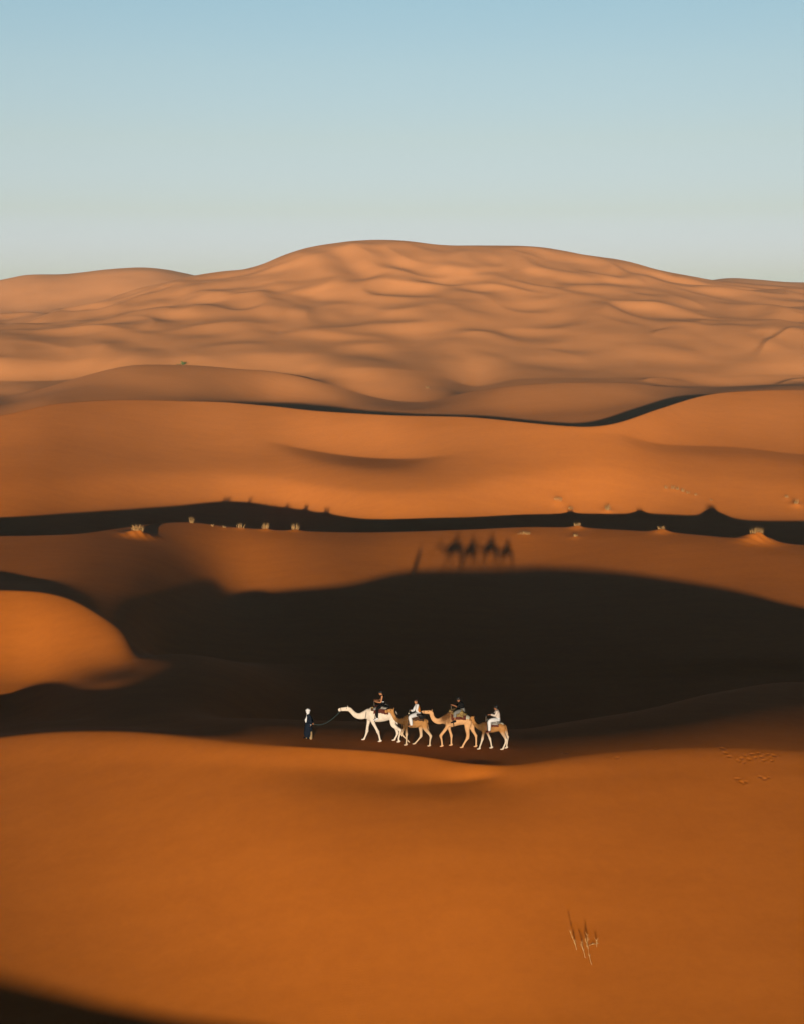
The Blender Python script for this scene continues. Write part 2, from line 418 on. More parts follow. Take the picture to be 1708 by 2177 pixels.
class Shape:
    """collects closed tubes and blobs in world space, finishes as ONE mesh object"""

    def __init__(self):
        self.bm = bmesh.new()

    def tube(self, pts, sub=4, seg=14, side=(0, 1, 0)):
        """pts: (x, y, z, radius in the plane, radius sideways)"""
        P = spline(pts, sub)
        P[:, 3:] = np.maximum(P[:, 3:], 0.002)
        n = len(P)
        tan = np.gradient(P[:, :3], axis=0)
        rings = []
        sd = Vector(side)

        def frame(i):
            t = Vector(tan[i]).normalized()
            s = sd - t * t.dot(sd)
            if s.length < 0.25:
                q = Vector((1, 0, 0))
                s = q - t * t.dot(q)
            s.normalize()
            return t, s, s.cross(t)
        rows = [(P[0], 0, -1, f) for f in (0.92, 0.7, 0.38)][::1]
        seq = []
        for c, s_ in ((0.95, 0.3), (0.75, 0.66), (0.4, 0.92)):
            seq.append((0, -c, s_))
        for i in range(n):
            seq.append((i, 0, 1))
        for c, s_ in ((0.4, 0.92), (0.75, 0.66), (0.95, 0.3)):
            seq.append((n - 1, c, s_))
        for i, off, f in seq:
            t, s, u = frame(i)
            ra, rb = P[i, 3], P[i, 4]
            c = Vector(P[i, :3]) + t * (off * min(ra, rb))
            rings.append([self.bm.verts.new(c + u * (ra * f * math.cos(2 * math.pi * k / seg)) + s * (rb * f * math.sin(2 * math.pi * k / seg))) for k in range(seg)])
        for a, b in zip(rings[:-1], rings[1:]):
            for k in range(seg):
                self.bm.faces.new((a[k], a[(k + 1) % seg], b[(k + 1) % seg], b[k]))
        self.bm.faces.new(rings[0][::-1]); self.bm.faces.new(rings[-1])
        return self

    def blob(self, c, r, rot=None, sub=3):
        m = Matrix.Translation(Vector(c))
        if rot is not None:
            m = m @ rot.to_4x4()
        m = m @ Matrix.Diagonal((*r, 1)).to_4x4()
        bmesh.ops.create_icosphere(self.bm, subdivisions=sub, radius=1, matrix=m)
        return self

    def box(self, c, size, rot=None, bevel=0.01):
        m = Matrix.Translation(Vector(c))
        if rot is not None:
            m = m @ rot.to_4x4()
        m = m @ Matrix.Diagonal((*size, 1)).to_4x4()
        g = bmesh.ops.create_cube(self.bm, size=1, matrix=m)
        es = list({e for v in g['verts'] for e in v.link_edges})
        bmesh.ops.bevel(self.bm, geom=es, offset=bevel, segments=2, affect='EDGES', profile=0.5)
        return self

    def shell(self, rows):
        """an open cloth sheet from rows of points, given a thickness"""
        vs = [[self.bm.verts.new(p) for p in r] for r in rows]
        for a, b in zip(vs[:-1], vs[1:]):
            for k in range(len(a) - 1):
                self.bm.faces.new((a[k], a[k + 1], b[k + 1], b[k]))
        return self

    def build(self, name, mat, parent=None, origin=None, voxel=0, relax=3, solid=0):
        me = bpy.data.meshes.new(name)
        bmesh.ops.recalc_face_normals(self.bm, faces=self.bm.faces)
        self.bm.to_mesh(me); self.bm.free()
        if voxel or solid:
            o = bpy.data.objects.new(name, me); COL.objects.link(o)
            if solid:
                md = o.modifiers.new('thickness', 'SOLIDIFY'); md.thickness = solid; md.offset = 0
            if voxel:
                md = o.modifiers.new('join', 'REMESH'); md.mode = 'VOXEL'; md.voxel_size = voxel
                md = o.modifiers.new('relax', 'SMOOTH'); md.factor = 0.5; md.iterations = relax
            dg = bpy.context.evaluated_depsgraph_get(); dg.update()
            m2 = bpy.data.meshes.new_from_object(o.evaluated_get(dg))
            bpy.data.objects.remove(o); bpy.data.meshes.remove(me); me = m2; me.name = name
        org = Vector(origin) if origin is not None else (parent['_o'] if False else None)
        if org is None and parent is not None:
            org = parent.matrix_world.translation if parent.type == 'EMPTY' else Vector(parent.location)
            p = parent
            org = WORLD[p.name]
        if org is not None:
            me.transform(Matrix.Translation(-Vector(org)))
        me.polygons.foreach_set('use_smooth', np.ones(len(me.polygons), dtype=bool))
        me.materials.clear(); me.materials.append(mat)
        o = bpy.data.objects.new(name, me); COL.objects.link(o)
        if parent is not None:
            o.parent = parent
            WORLD[o.name] = WORLD[parent.name]
        elif org is not None:
            o.location = org; WORLD[o.name] = Vector(org)
        return o


WORLD = {}


def tag(o, label=None, category=None, group=None, kind=None):
    for k, v in (('label', label), ('category', category), ('group', group), ('kind', kind)):
        if v:
            o[k] = v
    return o


def thing(name, loc, label, category, group=None):
    o = bpy.data.objects.new(name, None); COL.objects.link(o)
    o.location = loc; o.empty_display_size = 0.2
    WORLD[o.name] = Vector(loc)
    return tag(o, label, category, group)


# ------------------------------------------------------------------ tracing: crops of the photograph -> world
class Crop:
    """a crop of the photograph: corner, enlargement, distance of the animal's middle plane"""

    def __init__(self, ox, oy, sc, y):
        self.ox, self.oy, self.sc, self.y = ox, oy, sc, y
        self.m = 1 / (sc * F / (y * CP + 24.2 * SP) * 1.2828)         # metres per crop pixel

    def p(self, x, y, lat=0.0):
        return at((self.ox + x / self.sc) / 1.2828, (self.oy + y / self.sc) / 1.2828, self.y + lat)

    def row(self, x, y, h, lat=0.0, ratio=1.0, rb=None):
        q = self.p(x, y, lat)
        r = h * self.m
        return (q.x, q.y, q.z, r, rb if rb is not None else r * ratio)

    def chain(self, pts, ratio=1.0):
        """pts: (x, y, half thickness, lat[, lateral radius in m])"""
        return [self.row(p[0], p[1], p[2], p[3], ratio, p[4] if len(p) > 4 else None) for p in pts]


def leg_chain(g, cr, pts, ratio=1.0):
    """a leg whose foot is set down on the sand; pts end at the pastern, last entry is the toe"""
    ch = cr.chain(pts, ratio)
    x, y, z = ch[-1][:3]
    dz = g.z(x, y) + 0.035 - z
    if dz > 0.35 or dz < -0.35:
        dz = 0
    n = len(ch)
    out = []
    for i, r in enumerate(ch):
        f = min(1, i / (n - 1)) ** 1.5
        out.append((r[0], r[1], r[2] + dz * f, r[3], r[4]))
    return out


def add_leg(sh, g, cr, pts, planted=True, foot=0.115):
    ch = leg_chain(g, cr, pts) if planted else cr.chain(pts)
    sh.tube(ch[:-1] + [ch[-1]], sub=5, seg=14)
    # joints: knee or hock stands out a little, broad two-toed pad
    k = ch[-4]
    sh.blob(k[:3], (k[3] * 1.22, k[4] * 1.12, k[3] * 1.25), sub=2)
    x, y, z = ch[-1][:3]
    if planted:
        for s in (-1, 1):
            sh.tube([(x + 0.05, y + 0.015 * s, z + 0.03, 0.05, 0.045), (x - 0.02, y + 0.03 * s, z, 0.045, 0.05), (x - foot, y + 0.035 * s, z - 0.01, 0.028, 0.04)], sub=3, seg=10)
        sh.blob((x - 0.02, y, z - 0.012), (foot * 0.85, 0.075, 0.03), sub=2)
    else:
        px = ch[-2]
        d = Vector((x - px[0], y - px[1], z - px[2])).normalized()
        for s in (-1, 1):
            sh.tube([(x - d.x * .03, y + .012 * s, z - d.z * .03, 0.042, 0.04), (x + d.x * 0.07 + .03, y + 0.03 * s, z + d.z * 0.09, 0.03, 0.036)], sub=1, seg=10)


def ring_strap(cr, pts, w, mat, name, parent, grow=0.012, n=40):
    """a flat strap round an ellipse: pts = (x, y, half height px, half width m), axis along the body"""
    x, y, h, rb, tilt = pts
    c = cr.p(x, y)
    ra = h * cr.m + grow
    rb = rb + grow
    sh = Shape()
    rows = []
    for k in range(n + 1):
        a = 2 * math.pi * k / n
        zz, yy = ra * math.cos(a), rb * math.sin(a)
        o = Vector((zz * math.sin(tilt), yy, zz * math.cos(tilt)))
        ax = Vector((math.cos(tilt), 0, -math.sin(tilt)))
        rows.append([c + o - ax * w / 2, c + o + ax * w / 2])
    sh.shell(rows)
    return sh.build(name, mat, parent, solid=0.012)


def drape(cr, stations, a0, a1, mat, name, parent, grow=0.02, n=18, thick=0.02, jag=0.0, seed=1):
    """cloth over the back: stations (x, y centre, half height px, half width m); angles from the spine, degrees"""
    rg = random.Random(seed)
    st = spline([(s[0], s[1], s[2], s[3]) for s in stations], 4)
    sh = Shape(); rows = []
    for i, (x, y, h, rb) in enumerate(st):
        c = cr.p(x, y)
        ra = h * cr.m + grow
        e0, e1 = a0 + rg.uniform(-jag, jag), a1 + rg.uniform(-jag, jag)
        rows.append([c + Vector((0, (rb + grow) * math.sin(R(a)), ra * math.cos(R(a)))) for a in np.linspace(e0, e1, n)])
    sh.shell(rows)
    return sh.build(name, mat, parent, solid=thick)


# ------------------------------------------------------------------ people
def head_shape(sh, c, yaw, pitch, size=1.0, ears=True):
    """skull, jaw, brow, nose, lips, chin and ears; faces -x turned by yaw (about z), nods down by pitch"""
    rot = Matrix.Rotation(yaw, 3, 'Z') @ Matrix.Rotation(-pitch, 3, 'Y')
    c = Vector(c)

    def P(x, y, z):
        return c + rot @ (Vector((x, y, z)) * size)

    def rr(*r):
        return tuple(q * size for q in r)
    sh.blob(P(0.012, 0, 0.03), rr(0.094, 0.077, 0.088), rot)          # cranium
    sh.blob(P(-0.022, 0, -0.035), rr(0.068, 0.060, 0.082), rot)       # face
    sh.blob(P(-0.058, 0, -0.098), rr(0.026, 0.028, 0.022), rot)       # chin
    sh.blob(P(-0.074, 0, 0.026), rr(0.020, 0.050, 0.013), rot, 2)     # brow
    sh.tube([tuple(P(-0.084, 0, 0.014)) + (0.010 * size, 0.010 * size), tuple(P(-0.106, 0, -0.022)) + (0.015 * size, 0.016 * size)], sub=1, seg=10)
    sh.blob(P(-0.083, 0, -0.056), rr(0.010, 0.024, 0.007), rot, 2)    # upper lip
    sh.blob(P(-0.080, 0, -0.069), rr(0.011, 0.021, 0.008), rot, 2)    # lower lip
    if ears:
        for s in (-1, 1):
            sh.blob(P(0.014, 0.076 * s, -0.008), rr(0.020, 0.011, 0.031), rot, 2)
    return P, rot


def eyes(P, size, mat, parent, x=-0.080, y=0.031, z=0.006, r=0.0125):
    for s in (-1, 1):
        Shape().blob(P(x, y * s, z), (r * size,) * 3, sub=2).build('eye', mat, parent)


def hand(sh, wrist, d, palm, curl=0.9, thumb=1):
    """palm, four unequal curled fingers of two bones each and a thumb from the side of the palm"""
    d, palm = Vector(d).normalized(), Vector(palm)
    palm = (palm - d * d.dot(palm)).normalized()
    s = d.cross(palm)
    w = Vector(wrist)
    k = w + d * 0.085

    def q(v, *r):
        return (v.x, v.y, v.z, *r)
    sd = tuple(s)
    sh.tube([q(w, 0.021, 0.026), q(w + d * 0.04, 0.017, 0.036), q(k, 0.014, 0.040)], sub=3, seg=12, side=sd)
    for i, (o, ln) in enumerate(((-0.030, 0.066), (-0.010, 0.076), (0.010, 0.071), (0.030, 0.056))):
        b = k + s * (o * thumb * -1) - d * (0.006 * (i in (0, 3)))
        c1, c2 = curl * 0.6 + 0.06 * i, curl * 1.5 + 0.08 * i
        m = b + (d * math.cos(c1) + palm * math.sin(c1)) * ln * 0.52
        e = m + (d * math.cos(c2) + palm * math.sin(c2)) * ln * 0.48
        sh.tube([q(b - d * 0.02, 0.0095, 0.0095), q(b, 0.0098, 0.0098), q(m, 0.0090, 0.0090), q(e, 0.0072, 0.0072)], sub=3, seg=8)
    t0 = w + d * 0.025 + s * (0.026 * thumb)
    t1 = t0 + (d * 0.7 + s * thumb * 0.6 + palm * 0.35).normalized() * 0.042
    t2 = t1 + (d * 0.85 + s * thumb * 0.05 + palm * 0.55).normalized() * 0.034
    sh.tube([q(t0, 0.013, 0.013), q(t1, 0.011, 0.011), q(t2, 0.009, 0.009)], sub=3, seg=8)


def limb(cr, pts):
    """(x, y, radius m, lat) -> tube rows"""
    return [(*cr.p(p[0], p[1], p[3]), p[2], p[2]) for p in pts]


def flat(cr, pts):
    """(x, y, radius in the side plane m, lat, radius sideways m)"""
    return [(*cr.p(p[0], p[1], p[3]), p[2], p[4]) for p in pts]


def arm(sh, cr, pts, palm, curl, thumb=1):
    """shoulder, elbow, wrist as (x, y, radius, lat); the hand goes on along the forearm"""
    rows = limb(cr, pts)
    sh.tube(rows, sub=4, seg=12)
    a, b = Vector(rows[-2][:3]), Vector(rows[-1][:3])
    hand(sh, b - (b - a).normalized() * 0.012, b - a, palm, curl, thumb)


def bare_foot(sh, heel, d):
    """a small foot with its toes"""
    d = Vector(d).normalized(); s = d.cross(Vector((0, 0, 1))).normalized(); u = s.cross(d)
    h = Vector(heel)

    def q(v, *r):
        return (v.x, v.y, v.z, *r)
    sh.tube([q(h, 0.036, 0.034), q(h + d * 0.09 - u * 0.01, 0.032, 0.042), q(h + d * 0.17 - u * 0.022, 0.022, 0.046)], sub=3, seg=12, side=tuple(s))
    for i in range(5):
        b = h + d * (0.19 - 0.008 * abs(i - 1)) - u * 0.026 + s * (0.036 - 0.018 * i)
        sh.tube([q(b - d * 0.03, 0.011, 0.010), q(b + d * 0.022, 0.009, 0.009)], sub=1, seg=8)


def shoe(ankle, d, mat, parent, up=(0, 0, 1), name='shoe'):
    d = Vector(d).normalized(); s = d.cross(Vector(up)).normalized(); u = s.cross(d)
    h = Vector(ankle)

    def q(v, *r):
        return (v.x, v.y, v.z, *r)
    sh = Shape()
    sh.tube([q(h - d * 0.03 - u * 0.03, 0.052, 0.044), q(h + d * 0.07 - u * 0.045, 0.046, 0.048), q(h + d * 0.17 - u * 0.055, 0.036, 0.050), q(h + d * 0.22 - u * 0.06, 0.026, 0.040)], sub=3, seg=14, side=tuple(s))
    sh.tube([q(h + u * 0.04, 0.05, 0.046), q(h - u * 0.03, 0.052, 0.046)], sub=1, seg=14, side=tuple(s))
    return sh.build(name, mat, parent, voxel=0.010)


# ================================================================== the scene
g = Ground()

# sand heaped round the grass tufts, then the footprints
TUFTS = [
    # u, v of the base, height px, width px, blades, heap height m, heap width m, label
    (407.5, 1110, 15, 9, 26, 0.0, 1, 'pale upright grass tuft alone on the shadowed crest, tallest of the left row'),
    (293.5, 1138, 13, 30, 60, 0.75, 1.5, 'broad dry grass tuft on a sand heap, far left below the shadow strip'),
    (452, 1119, 8, 5, 8, 0.0, 1, 'thin sprig of dry grass between the tall tuft and the low one'),
    (477, 1123, 6, 9, 12, 0.1, 0.6, 'very low grass tuft on the crest, next to a thin sprig'),
    (512, 1124, 12, 21, 34, 0.15, 0.9, 'wide ragged grass tuft, left of the three full tufts in the row'),
    (565, 1124, 15, 17, 36, 0.2, 0.8, 'dense squarish grass tuft, middle of the three full tufts in the row'),
    (628, 1122, 15, 18, 36, 0.2, 0.9, 'dense grass tuft with a flat top, right end of the left row'),
    (1184, 1066, 8, 24, 30, 0.25, 1.1, 'low spreading grass tuft highest up the smooth slope, right of centre'),
    (1211, 1085, 7, 15, 18, 0.2, 0.8, 'small grass tuft just below a low spreading one on the slope'),
    (1225, 1112, 9, 18, 26, 0.35, 1.1, 'grass tuft on a pale sand heap inside the dark shadow strip'),
    (1113, 1137, 7, 34, 40, 0.1, 1.6, 'flat wide patch of dry grass right of the riders\' shadows'),
    (1221, 1142, 8, 14, 20, 0.15, 0.8, 'small pale grass tuft below the heap in the shadow strip'),
    (1290, 1087, 14, 15, 32, 0.3, 0.9, 'upright grass tuft with a dark pointed shadow on the open slope'),
    (1414, 1039, 8, 8, 12, 0.1, 0.5, 'first and leftmost small tuft of the slanting line on the upper slope'),
    (1428, 1040, 9, 9, 14, 0.1, 0.5, 'second small tuft of the slanting line on the upper slope'),
    (1438, 1042, 10, 9, 16, 0.1, 0.5, 'third and fullest small tuft of the slanting line on the upper slope'),
    (1449, 1046, 9, 9, 14, 0.1, 0.5, 'fourth small tuft of the slanting line on the upper slope'),
    (1461, 1050, 8, 8, 12, 0.1, 0.5, 'fifth small tuft of the slanting line on the upper slope'),
    (1479, 1054, 7, 8, 10, 0.1, 0.5, 'sixth small tuft of the slanting line on the upper slope'),
    (1510, 1065, 5, 8, 8, 0.1, 0.5, 'lone tiny tuft past the lower end of the slanting line'),
    (1404, 1131, 9, 20, 28, 0.45, 1.3, 'grass tuft on a sand heap at the lower edge of the shadow strip'),
    (1607, 1150, 13, 34, 60, 1.15, 2.0, 'large grass tuft on the biggest sand heap, lower right of the strip'),
    (1691, 1074, 12, 12, 20, 0.3, 0.9, 'pale grass tuft at the right picture edge above the strip'),
    (1670, 1058, 7, 11, 14, 0.1, 0.6, 'small grass tuft up the slope near the right picture edge'),
    (908, 826, 7, 9, 14, 0.1, 0.8, 'lone pale tuft on the far dune behind the long crest'),
]
PTS = []
for u, v, hp, wp, nb, mh, mw, lab in TUFTS:
    lim = 196 if v > 1100 else 999
    p = next((q for q in (g.hit(u, v + k) for k in (0, 2, 4, 6, 8, 10, 14)) if q.y < lim), g.hit(u, v + 14))
    PTS.append(p)
for (u, v, hp, wp, nb, mh, mw, lab), p in zip(TUFTS, PTS):
    if mh:
        g.bump(p.x, p.y, lambda dx, dy, mh=mh, mw=mw: mh * np.exp(-(np.sqrt(dx * dx + dy * dy * 0.8) / mw) ** 1.5 * 1.2) * (1 + 0.1 * np.sin(dx * 5 + dy * 3)), 4 * mw + 2)
# small wind-scooped lip just below the crest
_a, _b = g.hit(850, 1668), g.hit(1062, 1648)


def lip_scoop(dx, dy):
    L = _b.x - _a.x
    t = dx / L
    yy = dy - t * (_b.y - _a.y)
    w = (0.12 + 0.30 * np.exp(-((t - 0.8) / 0.25) ** 2)) * smooth(-0.5, 0.6, t)
    e = 1 / (1 + np.exp((t - 1.0) * 14))
    return e * w * (-0.20 * np.exp(-(yy / 0.50) ** 2) + 0.10 * np.exp(-((yy + 1.6) / 1.1) ** 2) + 0.10 * np.exp(-((yy - 1.1) / 0.6) ** 2))


g.bump(_a.x, _a.y, lip_scoop, 9)
_r = np.random.RandomState(5)
for u, v in PRINTS:
    p = g.hit(u, v)
    a, rad, e = _r.uniform(-0.7, 0.7), 0.050 + 0.028 * _r.rand(), 1.9

    def pit(dx, dy, a=a, rad=rad, e=e):
        q = np.sqrt(((dx * np.cos(a) + dy * np.sin(a)) / e) ** 2 + (dy * np.cos(a) - dx * np.sin(a)) ** 2) / rad
        return -0.048 * np.exp(-q ** 2 * 0.8) + 0.012 * np.exp(-(q - 2.0) ** 2 * 2.2)
    g.bump(p.x, p.y, pit, 0.8)


def sand_material():
    m = bpy.data.materials.new('sand'); m.use_nodes = True
    nt = m.node_tree; b = nt.nodes['Principled BSDF']
    b.inputs['Roughness'].default_value = 0.95
    b.inputs['Specular IOR Level'].default_value = 0.08
    tc = nt.nodes.new('ShaderNodeTexCoord')

    def noise(scale, detail, stretch=None, rough=0.55):
        n = nt.nodes.new('ShaderNodeTexNoise'); n.inputs['Scale'].default_value = scale
        n.inputs['Detail'].default_value = detail; n.inputs['Roughness'].default_value = rough
        if stretch:
            mp = nt.nodes.new('ShaderNodeMapping'); mp.inputs['Scale'].default_value = stretch
            nt.links.new(tc.outputs['Object'], mp.inputs[0]); nt.links.new(mp.outputs[0], n.inputs['Vector'])
        else:
            nt.links.new(tc.outputs['Object'], n.inputs['Vector'])
        return n.outputs['Fac']

    def math_(op, a, b_, c=None):
        n = nt.nodes.new('ShaderNodeMath'); n.operation = op
        for i, q in enumerate((a, b_, c)):
            if q is None:
                continue
            if isinstance(q, (int, float)):
                n.inputs[i].default_value = q
            else:
                nt.links.new(q, n.inputs[i])
        return n.outputs[0]
    # colour: broad drifts of paler and darker sand, streaks, and speckle of coarse grains
    f = math_('MULTIPLY_ADD', noise(0.02, 4, (1, 0.6, 1)), 0.55, math_('MULTIPLY', noise(0.35, 5, (0.5, 1.6, 1)), 0.25))
    f = math_('MULTIPLY_ADD', noise(1.3, 10, None, 0.82), 0.42, f)
    r = nt.nodes.new('ShaderNodeValToRGB'); nt.links.new(f, r.inputs[0])
    r.color_ramp.elements[0].position, r.color_ramp.elements[0].color = 0.36, (*SAND0, 1)
    r.color_ramp.elements[1].position, r.color_ramp.elements[1].color = 0.76, (*SAND1, 1)
    nt.links.new(r.outputs[0], b.inputs['Base Color'])
    # colour paled with distance, painting extra light and haze onto the far dunes
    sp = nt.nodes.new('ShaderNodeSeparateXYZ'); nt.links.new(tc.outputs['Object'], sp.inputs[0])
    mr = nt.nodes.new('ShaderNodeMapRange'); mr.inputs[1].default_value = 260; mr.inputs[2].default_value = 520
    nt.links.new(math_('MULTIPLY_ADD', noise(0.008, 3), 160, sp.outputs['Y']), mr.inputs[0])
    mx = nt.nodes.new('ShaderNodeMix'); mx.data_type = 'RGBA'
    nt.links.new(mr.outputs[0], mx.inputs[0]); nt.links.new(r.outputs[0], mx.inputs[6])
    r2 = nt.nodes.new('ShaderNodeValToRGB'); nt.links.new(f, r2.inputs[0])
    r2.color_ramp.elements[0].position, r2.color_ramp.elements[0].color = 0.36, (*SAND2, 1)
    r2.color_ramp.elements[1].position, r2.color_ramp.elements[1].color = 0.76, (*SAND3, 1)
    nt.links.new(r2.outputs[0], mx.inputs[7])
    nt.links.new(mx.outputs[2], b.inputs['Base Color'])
    # relief: wind ripples (wavy, patchy) and grain
    w = nt.nodes.new('ShaderNodeTexWave'); w.wave_type = 'BANDS'; w.bands_direction = 'Y'
    w.inputs['Scale'].default_value = 1.9; w.inputs['Distortion'].default_value = 4.0; w.inputs['Detail'].default_value = 2
    w.inputs['Detail Scale'].default_value = 0.35
    nt.links.new(tc.outputs['Object'], w.inputs['Vector'])
    patch = math_('MULTIPLY', noise(0.05, 3), noise(0.4, 2))
    h = math_('MULTIPLY', math_('MULTIPLY', w.outputs['Fac'], patch), 0.0025)
    h = math_('MULTIPLY_ADD', noise(9, 4, None, 0.7), 0.007, h)
    h = math_('MULTIPLY_ADD', noise(1.2, 4, (0.6, 1.3, 1)), 0.006, h)
    bp = nt.nodes.new('ShaderNodeBump'); bp.inputs['Strength'].default_value = 0.6; bp.inputs['Distance'].default_value = 1.0
    nt.links.new(h, bp.inputs['Height']); nt.links.new(bp.outputs[0], b.inputs['Normal'])
    return m


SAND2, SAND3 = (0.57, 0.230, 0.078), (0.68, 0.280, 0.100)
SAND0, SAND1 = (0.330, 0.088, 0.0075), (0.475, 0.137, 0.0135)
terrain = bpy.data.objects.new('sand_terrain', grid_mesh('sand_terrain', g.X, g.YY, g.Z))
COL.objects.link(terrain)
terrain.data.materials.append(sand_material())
terrain['kind'] = 'structure'

# ------------------------------------------------------------------ grass
m_grass = material('dry_grass', (0.35, 0.205, 0.075), 0.8, 0.25, 14)


def blades(sh, c, h, w, n, rg, gnd=None):
    for i in range(n):
        a = rg.uniform(0, 2 * math.pi); r = w * 0.5 * math.sqrt(rg.random()) * 0.8
        b = Vector((c.x + r * math.cos(a), c.y + r * 0.7 * math.sin(a), c.z))
        if gnd:
            b.z = gnd.z(b.x, b.y) - 0.03
        ln = h * rg.uniform(0.4, 1.12)
        lean = Vector((math.cos(a), math.sin(a), 0)) * (0.15 + 0.5 * rg.random()) * ln * (0.4 + r / w)
        bend = Vector((rg.uniform(-1, 1), rg.uniform(-1, 1), 0)) * 0.12 * ln
        t = 0.017 * (0.7 + 0.6 * rg.random())
        P = [b, b + Vector((0, 0, ln * 0.5)) + lean * 0.35, b + Vector((0, 0, ln * 0.98)) + lean + bend]
        rings = []
        for q, tt in zip(P[:2], (t, t * 0.75)):
            rings.append([sh.bm.verts.new(q + Vector((tt * math.cos(k * 2.094), tt * math.sin(k * 2.094), 0))) for k in range(3)])
        tip = sh.bm.verts.new(P[2])
        for k in range(3):
            sh.bm.faces.new((rings[0][k], rings[0][(k + 1) % 3], rings[1][(k + 1) % 3], rings[1][k]))
            sh.bm.faces.new((rings[1][k], rings[1][(k + 1) % 3], tip))


rg = random.Random(11)
for (u, v, hp, wp, nb, mh, mw, lab), p in zip(TUFTS, PTS):
    px = (p.y * CP - p.z * SP) / F
    c = Vector((p.x, p.y, g.z(p.x, p.y)))
    sh = Shape()
    blades(sh, c, hp * px * 1.15, wp * px, int(nb * 1.3), rg, g)
    o = sh.build('grass_tuft', m_grass, origin=c)
    grp = 'dry grass tufts on the dunes'
    tag(o, lab, 'grass tuft', grp)

# ------------------------------------------------------------------ dry twigs in the foreground
m_twig = material('dry_twig', (0.29, 0.175, 0.065), 0.8, 0.2, 20)
tw = Crop(1450, 2440, 5.693, 0)
base = g.hit((1450 + 835 / 5.693) / 1.2828, (2440 + 930 / 5.693) / 1.2828)
plant = thing('twig_plant', base, 'leafless dry twigs sprouting from the foreground slope, lower right', 'dry plant')
for pts in ([(690, 845), (662, 770), (625, 680), (598, 605)], [(690, 845), (668, 790), (655, 735)], [(822, 968), (795, 880), (762, 800)], [(920, 1072), (885, 960), (868, 845)],
            [(852, 795), (858, 715), (852, 640)], [(850, 795), (838, 750), (828, 700)], [(850, 778), (920, 772), (996, 795)], [(1000, 800), (996, 760), (994, 725)], [(790, 850), (775, 800), (768, 760)]):
    b0 = g.hit((1450 + pts[0][0] / 5.693) / 1.2828, (2440 + pts[0][1] / 5.693) / 1.2828)
    rows = []
    for i, (x, y) in enumerate(pts):
        q = at((1450 + x / 5.693) / 1.2828, (2440 + y / 5.693) / 1.2828, b0.y - 0.05 + 0.10 * i / len(pts))
        if i == 0:
            q.z = b0.z - 0.05
        q.z = max(q.z, g.z(q.x, q.y) - (0.05 if i == 0 else -0.012))
        r = 0.012 * (1 - 0.7 * i / (len(pts) - 1))
        rows.append((q.x, q.y, q.z, r, r))
    sh = Shape().tube(rows, sub=4, seg=7)
    for i in range(1, len(rows)):
        for s in range(6):
            q = Vector(rows[i][:3]); t = q - Vector(rows[i - 1][:3]); t.normalize()
            e = q + (t * 0.7 + Vector((rg.uniform(-1, 1), rg.uniform(-0.4, 0.4), rg.uniform(0, 0.9))) * 0.7) * rg.uniform(0.05, 0.19)
            e.z = max(e.z, g.z(e.x, e.y) + 0.01)
            sh.tube([(*q, 0.005, 0.005), (*e, 0.0022, 0.0022)], sub=1, seg=5)
    sh.build('stem', m_twig, plant)

# ------------------------------------------------------------------ green shrub on the far crest
m_leaf = material('shrub_leaf', (0.060, 0.115, 0.028), 0.7, 0.3, 6)
m_wood = material('shrub_wood', (0.12, 0.08, 0.04), 0.9, 0.2, 10)
p = g.hit(388, 776)
shrub = thing('green_shrub', p, 'green rounded shrub standing on the far dune crest', 'shrub')
sh = Shape(); wd = Shape()
for i in range(13):
    a, e = rg.uniform(0, 6.28), rg.uniform(0.25, 1.4)
    ln = rg.uniform(0.8, 1.45)
    d = Vector((math.cos(a) * math.cos(e) * 1.25, math.sin(a) * math.cos(e), math.sin(e) * 0.85)) * ln
    wd.tube([(p.x, p.y, p.z - 0.1, 0.04, 0.04), (p.x + d.x * 0.5, p.y + d.y * 0.5, p.z + d.z * 0.6, 0.025, 0.025), (p.x + d.x, p.y + d.y, p.z + d.z, 0.01, 0.01)], sub=2, seg=6)
    for k in range(46):
        t = rg.uniform(0.4, 1.1)
        q = p + d * t + Vector((rg.gauss(0, 0.16), rg.gauss(0, 0.16), rg.gauss(0, 0.13)))
        n = Vector((rg.gauss(0, 1), rg.gauss(0, 1), rg.gauss(0, 1))).normalized()
        s = n.orthogonal().normalized(); w = n.cross(s)
        l = rg.uniform(0.06, 0.12)
        vs = [sh.bm.verts.new(q + x) for x in (s * l, w * l * 0.45, -s * l, -w * l * 0.45)]
        sh.bm.faces.new(vs)
sh.build('foliage', m_leaf, shrub); wd.build('branches', m_wood, shrub)

# ------------------------------------------------------------------ materials of the caravan
SKIN_A = material('skin_warm', (0.22, 0.095, 0.042), 0.55, 0.06, 6)
SKIN_B = material('skin_light', (0.24, 0.12, 0.065), 0.55, 0.06, 6)
SKIN_C = material('skin_brown', (0.145, 0.058, 0.026), 0.55, 0.06, 6)
BLACK = material('black_cloth', (0.0035, 0.0032, 0.0035), 0.85, 0.3, 12, bump=0.4)
NAVY = material('navy_cloth', (0.0030, 0.0050, 0.0105), 0.85, 0.3, 8, bump=0.4)
WHITE = material('white_cloth', (0.33, 0.335, 0.345), 0.85, 0.06, 8, bump=0.5)
BEIGE = material('beige_cloth', (0.28, 0.24, 0.21), 0.85, 0.08, 8, bump=0.5)
KHAKI = material('khaki_cloth', (0.17, 0.115, 0.060), 0.85, 0.12, 8, bump=0.5)
ORANGE = material('orange_cloth', (0.24, 0.085, 0.012), 0.85, 0.10, 8, bump=0.4)
HAIR = material('dark_hair', (0.0035, 0.0028, 0.0026), 0.6, 0.3, 30)
BROWNHAIR = material('brown_hair', (0.020, 0.009, 0.005), 0.6, 0.3, 30)
EYE = material('eye_dark', (0.004, 0.003, 0.003), 0.25, 0.2, 20)
STRAP = material('dark_strap', (0.007, 0.005, 0.004), 0.7, 0.2, 20)
